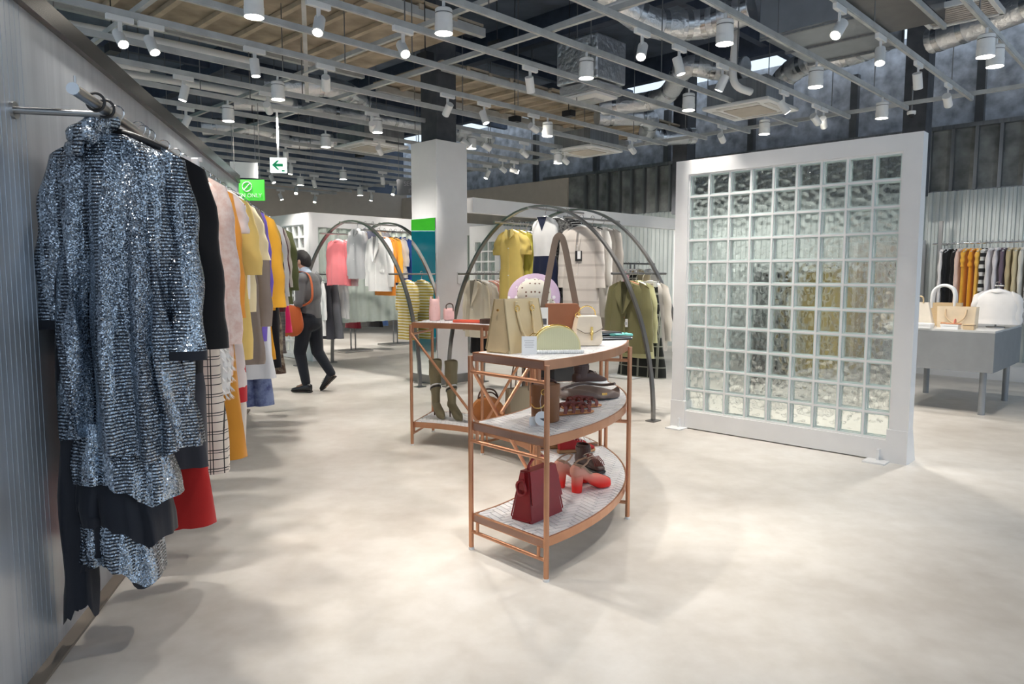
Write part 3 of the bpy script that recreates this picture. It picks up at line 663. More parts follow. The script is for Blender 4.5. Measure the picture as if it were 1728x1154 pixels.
# ================================================================ COPPER RING SHELVES
RC = Vector((-1.153, 4.661)); RI, RO = 1.385, 1.893
def pol(r, deg, z=0.0):
    q = math.radians(deg); return (RC.x + r * math.cos(q), RC.y + r * math.sin(q), z)
M_tile = [plain('tile_white', (0.80, 0.79, 0.79), 0.35, var=0.02), plain('tile_grey', (0.73, 0.73, 0.74), 0.35, var=0.03), plain('tile_pale', (0.74, 0.73, 0.74), 0.35, var=0.03)]
M_grout = plain('grout', (0.66, 0.65, 0.65), 0.8)
def clip_poly(poly, inside, cut):
    out = []
    for i, p in enumerate(poly):
        q = poly[(i + 1) % len(poly)]
        if inside(p): out.append(p)
        if inside(p) != inside(q): out.append(cut(p, q))
    return out
def ring_shelf(parent, d0, d1, zt, tiles=True):
    n = max(6, int(abs(d1 - d0) / 3)); th = 0.045
    ang = [d0 + (d1 - d0) * i / n for i in range(n + 1)]
    o = [pol(RO, q)[:2] for q in ang]; i_ = [pol(RI, q)[:2] for q in ang]
    mb = MB(); eb = MB()
    def wallstrip(pts, w):
        eb.loft([[(x, y, zt - th) for x, y in pts], [(x, y, zt) for x, y in pts]], closed=False)
    # edge band: four copper strips with thickness
    for r0, r1 in ((RO - 0.006, RO + 0.004), (RI - 0.004, RI + 0.006)):
        rows = [[pol(r0, q, zt - th), pol(r1, q, zt - th), pol(r1, q, zt + 0.001), pol(r0, q, zt + 0.001)] for q in ang]
        eb.loft(rows, True, True)
    for q in (d0, d1):
        dq = math.degrees(0.010 / 1.6) * (1 if q == d0 else -1)
        p = [pol(RI, q), pol(RO, q), pol(RO, q + dq), pol(RI, q + dq)]
        eb.add([(x, y, zt - th) for x, y, _ in p] + [(x, y, zt + 0.001) for x, y, _ in p], [(3, 2, 1, 0), (4, 5, 6, 7), (0, 1, 5, 4), (1, 2, 6, 5), (2, 3, 7, 6), (3, 0, 4, 7)])
    sh = MB()
    rows = [[pol(RI, q, zt - th + 0.004), pol(RO, q, zt - th + 0.004), pol(RO, q, zt - 0.006), pol(RI, q, zt - 0.006)] for q in ang]
    sh.loft(rows, True, True)
    s = sh.build('shelf', M_grout, parent)
    eb.build('copper_edge', M_copper, s)
    # herringbone tiles clipped to the ring sector
    tl = MB(); rnd = random.Random(int(zt * 100)); a_, b_ = 0.034, 0.102; g = 0.0025
    m0 = math.radians((d0 + d1) / 2); ux = Vector((math.cos(m0 + .8), math.sin(m0 + .8))); uy = Vector((-ux.y, ux.x))
    cen = Vector(pol((RI + RO) / 2, (d0 + d1) / 2)[:2]); R = 50
    def inr(p):
        w = Vector(p) - RC; r = w.length; q = math.degrees(math.atan2(w.y, w.x))
        return RI + 0.008 < r < RO - 0.008 and d0 + 0.45 < q < d1 - 0.45
    def cut(p, q):
        lo, hi = Vector(p), Vector(q)
        li = inr(lo)
        for _ in range(9):
            mid = (lo + hi) / 2
            if inr(mid) == li: lo = mid
            else: hi = mid
        return tuple((lo + hi) / 2)
    w3 = 3
    for i in range(-34, 35):
        for j in range(-16, 17):
            # herringbone lattice (1 x 3 tiles): steps (1,1) and (3,-3)
            ox = (i + 3 * j) * a_; oy = (i - 3 * j) * a_
            for rect in (((ox, oy), (w3 * a_, a_)), ((ox - a_ * 0, oy + a_), (a_, w3 * a_))):
                (x0, y0), (w, h) = rect
                poly = [(x0 + g, y0 + g), (x0 + w - g, y0 + g), (x0 + w - g, y0 + h - g), (x0 + g, y0 + h - g)]
                wp = [tuple(cen + ux * x + uy * y) for x, y in poly]
                ins = [inr(p) for p in wp]
                if not any(ins): continue
                if not all(ins):
                    wp = clip_poly(wp, inr, cut)
                    if len(wp) < 3: continue
                n_ = len(wp); z1 = zt; z0 = zt - 0.006
                tl.add([(x, y, z0) for x, y in wp] + [(x, y, z1) for x, y in wp], [tuple(range(n_, 2 * n_))] + [(k, (k + 1) % n_, n_ + (k + 1) % n_, n_ + k) for k in range(n_)], rnd.choice(M_tile))
    t = tl.build('herringbone_tiles', None, s); t['kind'] = 'stuff'; t['label'] = 'small white and grey herringbone tiles'
    return s
def ring_unit(name, label, degs, shelves, braces):
    r = thing(name, label, 'shelf', (0, 0, 0))
    top = max(shelves)
    for q in degs:
        for rr, ztop in ((RI - 0.022, top - 0.02), (RO + 0.022, top - 0.02)):
            x, y, _ = pol(rr, q)
            l = MB().cyl((x, y, 0.012), 0.0135, ztop - 0.012, 14).build('leg', M_copper, r, 40)
            MB().cyl((x, y, 0), 0.016, 0.014, 14).build('foot_cap', M_whitep, l, 40)
        for z in shelves:
            zb = z - 0.10
            MB().tube([pol(RI - 0.022, q, zb), pol(RO + 0.022, q, zb)], 0.010, 10).build('cross_bar', M_copper, r, 40)
            for rr in (RI + 0.03, RO - 0.03): MB().cyl(pol(rr, q, zb), 0.009, 0.058, 10).build('stub', M_copper, r, 40)
    for z in shelves: ring_shelf(r, degs[0], degs[-1], z)
    for p0, p1 in braces: MB().tube([pol(RI - 0.022, *p0), pol(RI - 0.022, *p1)], 0.011, 10).build('brace', M_copper, r, 40)
    return r
Z1, Z2, Z3 = 0.20, 0.69, 1.055
ring_unit('copper_shelf_unit', 'curved three-tier copper shelf unit with herringbone tile tops', (-46.6, -15.6, 15.4), (Z1, Z2, Z3),
          [((-46.6, 0.99), (-15.6, 0.14)), ((-36.5, 0.70), (-15.6, 0.99)), ((15.4, 0.99), (-15.6, 0.14))])
ring_unit('copper_shelf_unit', 'curved two-tier copper shelf unit with tall open lower bay', (18.4, 48.0, 77.4), (Z1, Z3),
          [((77.4, 0.97), (48.0, 0.22)), ((18.4, 0.97), (48.0, 0.22))])
# ================================================================ ARCH RACKS
def arch_pt(s, H=2.23, S=1.575): return H * math.sqrt(max(0, 1 - (s / S) ** 2))
def arch_rack(name, label, c, group=None):
    # local x = -AX (towards the right foot), local y = BX
    t = thing(name, label, 'clothes rack', (c[0], c[1], 0), math.atan2(-AX.y, -AX.x))
    for y in (0.0, 0.62):
        pts = [(1.575 * math.sin(q), y, 2.23 * math.cos(q)) for q in [(-90 + 180 * i / 44) * PI / 180 for i in range(45)]]
        ar = MB().tube(pts, 0.02, rect=(0.022, 0.052), up=(0, 1, 0)).build('arch', M_gun, t)
        for sx in (-1, 1): MB().box((sx * 1.575, y, 0.006), (0.10, 0.13, 0.012)).build('foot_plate', M_gun, ar)
    for s in (-1.165, -0.53, 0.0, 0.53, 1.165):
        z = arch_pt(s)
        MB().tube([(s, -0.17, z - 0.03), (s, 0.82, z - 0.03)], 0.0125, 10).build('hanging_bar', M_gun if abs(s) > 1 else M_steel, t, 40)
    return t
AC1 = Vector((0.29, 8.115)); AC3 = Vector((-2.325, 10.30))
arch_rack('arch_rack', 'double steel arch clothes rack behind the copper shelves', AC1)
arch_rack('arch_rack', 'double steel arch clothes rack beside the mirrored column and the walking person', AC3)
def arch_bar(c, s, t):
    z = arch_pt(s) - 0.03 + 0.0125; p = c - AX * s + BX * t
    return (p.x, p.y, z)
ROT_ARCH = math.atan2(-AX.y, -AX.x)     # garment x axis
# ================================================================ WALL RAIL (left)
RZ = 2.04
t = thing('wall_rail', 'thick steel clothes rail bracketed off the zinc wall', 'clothes rail', lw(0.30, 2.32, RZ))
o0 = Vector(lw(0.30, 2.32, RZ))
def rl(y, z=RZ, o=0.30): return Vector(lw(o, y, z))
MB().tube([rl(2.32) - o0, rl(8.25) - o0], 0.0185, 16).build('rail', M_steel, t, 40)
MB().tube([rl(2.316) - o0, rl(2.325) - o0], 0.0195, 16).build('end_cap', M_chrome, t, 40)
MB().cyl(rl(2.34, RZ + 0.015) - o0, 0.004, 0.03, 8).build('end_pin', M_steel, t)
for y in (2.56, 4.4, 6.3, 7.5):
    q = L0 + LD * ((y - L0.y) / LD.y); a_ = Vector((q.x, q.y, RZ - 0.012)); b_ = a_ + Vector((LN.x, LN.y, 0)) * 0.30
    br = MB().tube([a_ - o0, b_ - o0], 0.0125, 12).build('bracket', M_steel, t, 40)
    MB().tube([a_ - o0, a_ - o0 + Vector((LN.x, LN.y, 0)) * 0.012], 0.03, 14).build('wall_plate', M_steel, br, 40)
# ================================================================ GARMENTS
M_hblack = plain('hanger_black', (0.012, 0.012, 0.013), 0.4)
M_hwhite = plain('hanger_white', (0.78, 0.78, 0.77), 0.35)
M_hwood = plain('hanger_wood', (0.36, 0.15, 0.07), 0.45)
_hc = {}
def hanger(parent, mat, drop=0.10, w=0.19, clip=False):
    k = (mat.name, drop, w, clip)
    if k not in _hc:
        mb = MB()
        pts = [(0.024 * math.cos(q), 0, 0.006 + 0.024 * math.sin(q) - 0.006) for q in [(-20 + 210 * i / 10) * PI / 180 for i in range(11)]]
        pts = [(x, 0, z - 0.0) for x, y, z in pts][::-1]
        # hook: comes over the rail and down to the shoulder bar
        hook = [(-0.022, 0, -0.02)] + [(0.026 * math.cos(q), 0, 0.026 * math.sin(q)) for q in [(180 - 225 * i / 12) * PI / 180 for i in range(13)]] + [(0.004, 0, -0.045), (0, 0, -0.06), (0, 0, -drop)]
        mb.tube(hook, 0.0028, 6, M_chrome)
        if clip:
            mb.box((0, 0, -drop), (2 * w, 0.016, 0.02), mat=mat)
            for sx in (-1, 1): mb.box((sx * w * 0.82, 0, -drop - 0.03), (0.035, 0.03, 0.07), mat=mat, bev=0.006)
        else:
            arm = [(-w + 2 * w * i / 12, 0, -drop - 0.055 * abs(-1 + 2 * i / 12) ** 1.4) for i in range(13)]
            mb.tube(arm, [0.009 + 0.006 * (1 - abs(-1 + 2 * i / 12)) + 0.004 for i in range(13)], 8, mat)
        _hc[k] = mb.mesh('hanger', None, 45)
    return inst(_hc[k], 'hanger', parent)
def gloft(prof, rows, nseg, folds, amp, ph, seed, hem=0.0, sq=0.75, puff=0.0, npuff=0, jag=0.0):
    """prof: (z, half width, half depth, x offset)"""
    rnd = random.Random(seed); P = interp(prof, rows); out = []
    z0 = P[0][0]; z1 = P[-1][0]
    ks = [(folds * rnd.uniform(.6, 1.4), rnd.uniform(0, 6.28), rnd.uniform(.5, 1)) for _ in range(4)]
    for i, (z, w, d, xo) in enumerate(P):
        g = max(0.0, (z0 - z) / max(1e-6, z0 - z1)); g = min(1, g * 1.6) ** 1.1
        pf = 0.0
        if npuff: pf = puff * (abs(math.sin(PI * npuff * i / (rows - 1))) ** 0.6 - 0.4)
        ring = []
        for k in range(nseg):
            q = 2 * PI * k / nseg; c, s = math.cos(q), math.sin(q)
            x = (w + pf) * math.copysign(abs(c) ** sq, c); y = (d + pf) * math.copysign(abs(s) ** sq, s)
            t = x / max(w, .02)
            side = ph if s >= 0 else ph + 1.7
            f = sum(a * (2 * abs(math.sin(kk * t * PI * 0.5 + p + side)) ** 0.7 - 1) for kk, p, a in ks) / 1.9
            e = math.cos(q) ** 2
            y += amp * g * f * (1 - 0.65 * e) * (1 if s >= 0 else -1)
            x += amp * g * 0.8 * math.sin(3.1 * z * 4 + p_(k, seed)) * e * 0.6
            zz = z
            if i == rows - 1: zz += hem * math.sin(2.2 * t + ph) + jag * math.sin(9 * t + ph * 2)
            elif i == rows - 2: zz += 0.6 * (hem * math.sin(2.2 * t + ph) + jag * math.sin(9 * t + ph * 2))
            ring.append((xo + x, y, zz))
        out.append(ring)
    return out
def p_(k, seed): return (k * 0.37 + seed * 1.3) % 6.28
def sleeve_rows(sx, w, ztop, length, r0, r1, flare, seed, n=12, seg=14, wrinkle=0.006, fwd=0.0):
    rnd = random.Random(seed + 7); rows = []; ph = rnd.uniform(0, 6)
    for i in range(n):
        f = i / (n - 1)
        x = sx * (w - 0.035 + flare * math.sin(f * PI / 2) ** 0.8)
        z = ztop - length * f + (0.012 * (1 - f))
        y = fwd * f * f
        rx = (r0 + (r1 - r0) * f) * (0.72 + 0.28 * min(1, f * 5)); ry = rx * 0.62
        rx += wrinkle * math.sin(f * 17 + ph); ry += wrinkle * math.sin(f * 13 + ph * 2)
        tilt = flare * 0.5 * (1 - f) * sx
        rows.append([(x + rx * math.cos(2 * PI * k / seg), y + ry * math.sin(2 * PI * k / seg), z - rx * math.cos(2 * PI * k / seg) * sx * 0.55 * (1 - f)) for k in range(seg)])
    return rows
SEED = [10]
def garment(name, label, cat, loc, rz, mat, kind='top', length=0.68, w=0.215, hemw=None, d=0.045, sleeve='long', slen=None, amp=0.019, folds=3.6, hang=None,
            collar='crew', cmat=None, tagm=None, group=None, hem=0.0, mat2=None, lining=None, puff=0, sl_r=(0.062, 0.045), flare=0.05, jag=0.0, drop=0.10, buttons=0, pocket=False, split=None, hi=1):
    SEED[0] += 1; sd = SEED[0]; rnd = random.Random(sd)
    t = thing(name, label, cat, loc, rz, group)
    hemw = hemw or w * 1.06; zt = -drop - 0.01
    hmat = hang or M_hwhite
    rows = int(18 * hi); seg = int(30 * hi)
    ph = rnd.uniform(0, 6)
    if kind in ('top', 'dress', 'coat', 'puffer'):
        zs = zt - 0.055
        prof = [(zt + 0.012, 0.055, 0.035, 0), (zt, 0.075, 0.045, 0), (zt - 0.028, w * 0.72, d * 0.75, 0), (zs - 0.02, w * 0.97, d * 0.95, 0), (zs - 0.10, w * 0.985, d * 1.1, 0)]
        zh = zt - length
        if kind == 'dress': prof += [(zt - 0.40, w * 0.84, d * 1.0, 0), (zt - 0.55, w * 0.95, d * 1.15, 0), ((zt - 0.6 + zh) / 2, (w + hemw) / 2, d * 1.3, 0), (zh, hemw, d * 1.5, 0)]
        else: prof += [(zt - 0.30, w * 0.95, d * 1.15, 0), ((zt - 0.3 + zh) / 2, (w * .96 + hemw) / 2, d * 1.2, 0), (zh, hemw, d * 1.25, 0)]
        rr = rows if not puff else 61
        R = gloft(prof, rr, seg, folds, amp, ph, sd, hem, puff=0.012 if puff else 0, npuff=puff, jag=jag)
        if split:      # colour-blocked: upper rows in mat, lower rows in mat2
            zsplit = zt - split
            k = max(2, min(len(R) - 2, next(i for i, r_ in enumerate(R) if r_[0][2] < zsplit)))
            b = MB().loft(R[:k + 1]).build('bodice', mat, t, 60); MB().loft(R[k:]).build('skirt', mat2, t, 60)
        else:
            b = MB().loft(R).build('body', mat, t, 60)
        if sleeve != 'none':
            sl = slen if slen is not None else {'long': 0.58, 'short': 0.22, 'half': 0.36}[sleeve]
            for sx in (-1, 1):
                s_ = MB().loft(sleeve_rows(sx, w, zs + 0.02, sl, sl_r[0], sl_r[1], flare, sd + (sx > 0), seg=14)).build('sleeve', mat if not lining else lining, t, 60)
        yf = -d * 1.16
        cm = cmat or mat
        if collar == 'crew':
            MB().tube([(0.068 * math.cos(q * PI / 10), 0.042 * math.sin(q * PI / 10), zt + 0.006 - 0.02 * (math.sin(q * PI / 10) < -0.2) * -math.sin(q * PI / 10)) for q in range(20)], 0.010, 8, closed=True).build('neckband', cm, t, 60)
        elif collar in ('shirt', 'lapel'):
            ln = 0.10 if collar == 'shirt' else min(0.34, length * 0.45)
            for sx in (-1, 1):
                MB().slab(([(sx * 0.012, -ln), (sx * 0.085, -ln * 0.42), (sx * 0.075, -0.03), (sx * 0.055, 0.022), (sx * 0.02, 0.012)] if collar == 'shirt' else [(sx * 0.006, -ln), (sx * 0.10, -ln * 0.50), (sx * 0.118, -ln * 0.24), (sx * 0.088, -ln * 0.26), (sx * 0.098, -0.03), (sx * 0.06, 0.022), (sx * 0.046, 0.0)]), (1, 0, 0), (0, 0.11, 1), (0, yf * (0.98 if collar == 'shirt' else 1.16), zt + 0.006), 0.009).build('lapel' if collar == 'lapel' else 'collar_flap', cm, t)
            MB().tube([(0.062 * math.cos(q * PI / 10), 0.04 * math.sin(q * PI / 10), zt + 0.012) for q in range(1, 10)], 0.016, 8).build('collar_stand', cm, t, 60)
        elif collar == 'vneck':
            MB().slab([(-0.07, 0.012), (0.07, 0.012), (0.0, -0.15)], (1, 0, 0), (0, 0, 1), (0, yf * 0.93, zt), 0.006).build('neck_insert', cm, t)
        if collar == 'lapel': MB().slab([(-0.06, 0.012), (0.06, 0.012), (0.0, -ln * 0.96)], (1, 0, 0), (0, 0.11, 1), (0, yf * 1.10, zt + 0.004), 0.006).build('neck_insert', inner(cm), t)
        elif collar == 'shirt': MB().slab([(-0.045, 0.012), (0.045, 0.012), (0.0, -ln * 0.8)], (1, 0, 0), (0, 0.11, 1), (0, yf * 0.93, zt + 0.004), 0.006).build('neck_insert', inner(cm), t)
        elif collar == 'crew': MB().lathe([(0.062, 0.0), (0.055, -0.004)], (0, 0, zt + 0.006), 16, sy=.6).build('neck_insert', inner(cm), t)
        if collar in ('shirt', 'lapel') or buttons:
            nb = buttons or 3
            MB().box((0, yf * 1.22, (zt - 0.12 + zh) / 2 - 0.02), (0.022, 0.008, (zt - 0.12 - zh) * 0.9)).build('placket', cm, t)
            for i in range(nb): MB().cyl((0, yf * 1.22 - 0.004, zt - 0.2 - i * (length - 0.26) / max(1, nb)), 0.007, 0.004, 10, axis=(0, -1, 0)).build('button', M_hwood if hmat is M_hwood else M_card, t)
        if pocket:
            for sx in (-1, 1): MB().box((sx * w * 0.52, yf * 1.1, zt - length * 0.62), (0.11, 0.008, 0.035), bev=0.003).build('pocket_flap', cm, t)
        hanger(t, hmat, drop, w * 0.82)
    elif kind == 'skirt':
        zh = zt - length
        R = gloft([(zt - 0.045, w * 0.70, d * 0.5, 0), (zt - 0.10, w * 0.72, d * 0.7, 0), (zt - 0.10 - (length - .1) * .5, (w * .72 + hemw) / 2, d * 1.1, 0), (zh, hemw, d * 1.5, 0)], rows, seg, folds, amp, ph, sd, hem, jag=jag)
        MB().loft(R).build('body', mat, t, 60)
        MB().loft(gloft([(zt - 0.04, w * 0.705, d * 0.52, 0), (zt - 0.06, w * 0.71, d * 0.56, 0), (zt - 0.085, w * 0.715, d * 0.64, 0)], 4, 24, 1, 0, 0, 1)).build('waistband', cmat or mat, t, 60)
        hanger(t, hmat, drop, w * 0.72, True)
    elif kind == 'pants':
        for sx in (-1, 1):
            zh = zt - length
            prof = [(zt - 0.045, w * 0.36, d * 0.6, sx * w * 0.34), (zt - 0.2, w * 0.46, d * 0.85, sx * w * 0.40), (zt - length * .5, w * 0.42, d * 0.8, sx * w * 0.46), (zh, hemw * 0.42, d * 0.8, sx * w * 0.5)]
            MB().loft(gloft(prof, rows, 20, 1.2, amp, ph + sx, sd, hem)).build('trouser_leg', mat, t, 60)
        MB().box((0, 0, zt - 0.05), (w * 1.42, d * 1.3, 0.045), bev=0.01).build('waistband', cmat or mat, t)
        hanger(t, hmat, drop, w * 0.66, True)
    if tagm:
        x, z, yb = tagm
        tg = MB().box((x, yb - 0.004, z), (0.045, 0.002, 0.085), mat=M_card).box((x, yb - 0.0055, z - 0.005), (0.03, 0.001, 0.03), mat=plain('tag_print', (0.55, 0.55, 0.56), .7)).tube([(x, yb - 0.003, z + 0.04), (x, yb * 0.7, z + 0.13)], 0.0012, 5, M_black).build('price_tag', None, t)
    return t
# ---------------------------------------------------------------- left rail, from the near end
GL = 'garments on the long zinc-wall rail'
def gl(y): return lw(0.30, y, RZ + 0.0185 - 0.0)
# -- sequinned evening gown in several layers
def sequin_gown():
    t = thing('sequin_gown', 'silver-blue sequinned evening gown with scrunched funnel collar, hanging at the end of the wall rail', 'dress', gl(2.74), LROT, GL)
    zt = -0.085
    prof = [(zt, 0.07, 0.05, -0.03), (zt - 0.05, 0.15, 0.06, -0.01), (zt - 0.10, 0.205, 0.07, 0), (zt - 0.25, 0.195, 0.085, 0), (zt - 0.5, 0.195, 0.09, 0), (zt - 0.85, 0.205, 0.10, 0.0), (zt - 1.17, 0.215, 0.105, 0.01)]
    R = gloft(prof, 46, 140, 3.4, 0.075, 0.6, 3, hem=-0.045, jag=0.012)
    MB().loft(R).build('body', M_seq, t, 70)
    dk = fabric('gown_tulle', (0.016, 0.018, 0.026), rough=0.6)
    for sx in (-1, 1):
        sl = 0.74 if sx > 0 else 0.62
        rows = sleeve_rows(sx, 0.225, zt - 0.07, sl, 0.062, 0.068, 0.035 if sx > 0 else 0.055, 41, n=22, seg=22, wrinkle=0.007, fwd=-0.075 if sx > 0 else 0.02)
        MB().loft(rows).build('sleeve', M_seq, t, 70)
        MB().loft([[(x, y, z) for x, y, z in rows[-1]], [(x, y, z - 0.035) for x, y, z in rows[-1]]]).build('cuff', dk, t, 60)
    # scrunched funnel collar leaning to the wall
    pts = []
    for k in range(26):
        q = 2 * PI * k / 26
        pts.append((-0.07 + 0.058 * math.cos(q), -0.045 + 0.050 * math.sin(q), zt + 0.012 + 0.030 * math.cos(q) + 0.008 * math.sin(3 * q)))
    MB().tube(pts, [0.030 + 0.008 * math.sin(5 * k * 0.24 + 1) for k in range(26)], 12, closed=True).build('funnel_collar', M_seq, t, 60)
    pts = [(x * .8 - 0.022, y * .8 - 0.035, z - 0.045) for x, y, z in pts]
    MB().tube(pts, [0.026 + 0.009 * math.sin(4 * k * 0.24) for k in range(26)], 12, closed=True).build('funnel_collar', M_seq, t, 60)
    # longer dark under-skirt, asymmetric and ragged
    P = [(zt - 0.95, 0.10, 0.04, -0.05), (zt - 1.2, 0.11, 0.045, -0.06), (zt - 1.45, 0.115, 0.05, -0.07), (zt - 1.68, 0.12, 0.06, -0.08)]
    R = gloft(P, 16, 48, 3.0, 0.03, 2.0, 9, hem=0.09, jag=0.02)
    MB().loft(R).build('under_skirt', dk, t, 60)
    P = [(zt - 0.3, 0.05, 0.02, -0.19), (zt - 0.9, 0.05, 0.03, -0.20), (zt - 1.5, 0.06, 0.035, -0.205), (zt - 1.84, 0.055, 0.03, -0.215)]
    R = gloft(P, 20, 26, 1.8, 0.02, 1.0, 4, hem=0.035, jag=0.02)
    MB().loft(R).build('tulle_train', dk, t, 60)
    # sequinned tiers showing below the hem
    for nm, zc, xo, tl, hw, hd, mt in (('sequin_tier', zt - 1.08, -0.03, 0.26, .165, .088, M_seq), ('tulle_tier', zt - 1.28, -0.045, 0.22, .150, .080, dk), ('sequin_tier', zt - 1.42, -0.06, 0.24, .135, .070, M_seq)):
        P = [(zc, hw, hd, xo), (zc - tl * .5, hw + .008, hd + .01, xo), (zc - tl, hw + .014, hd + .02, xo + 0.015)]
        MB().loft(gloft(P, 14, 70, 3.4, 0.028, 3.1, 15, hem=0.06, jag=0.012)).build(nm, mt, t, 70)
    hanger(t, M_hblack, 0.075, 0.17)
    return t
sequin_gown()
for y in (2.52, 2.62):    # black ring hangers beside the gown
    p = gl(y)
    tag(MB().tube([(p[0] + 0.028 * math.cos(q * PI / 10) * LN.x, p[1] + 0.028 * math.cos(q * PI / 10) * LN.y, p[2] - 0.012 + 0.03 * math.sin(q * PI / 10)) for q in range(20)], 0.005, 8, closed=True).build('rail_ring', M_black, None, 60), 'black plastic ring looped over the wall rail beside the gown', 'ring', 'black rings on the wall rail')
F = fabric
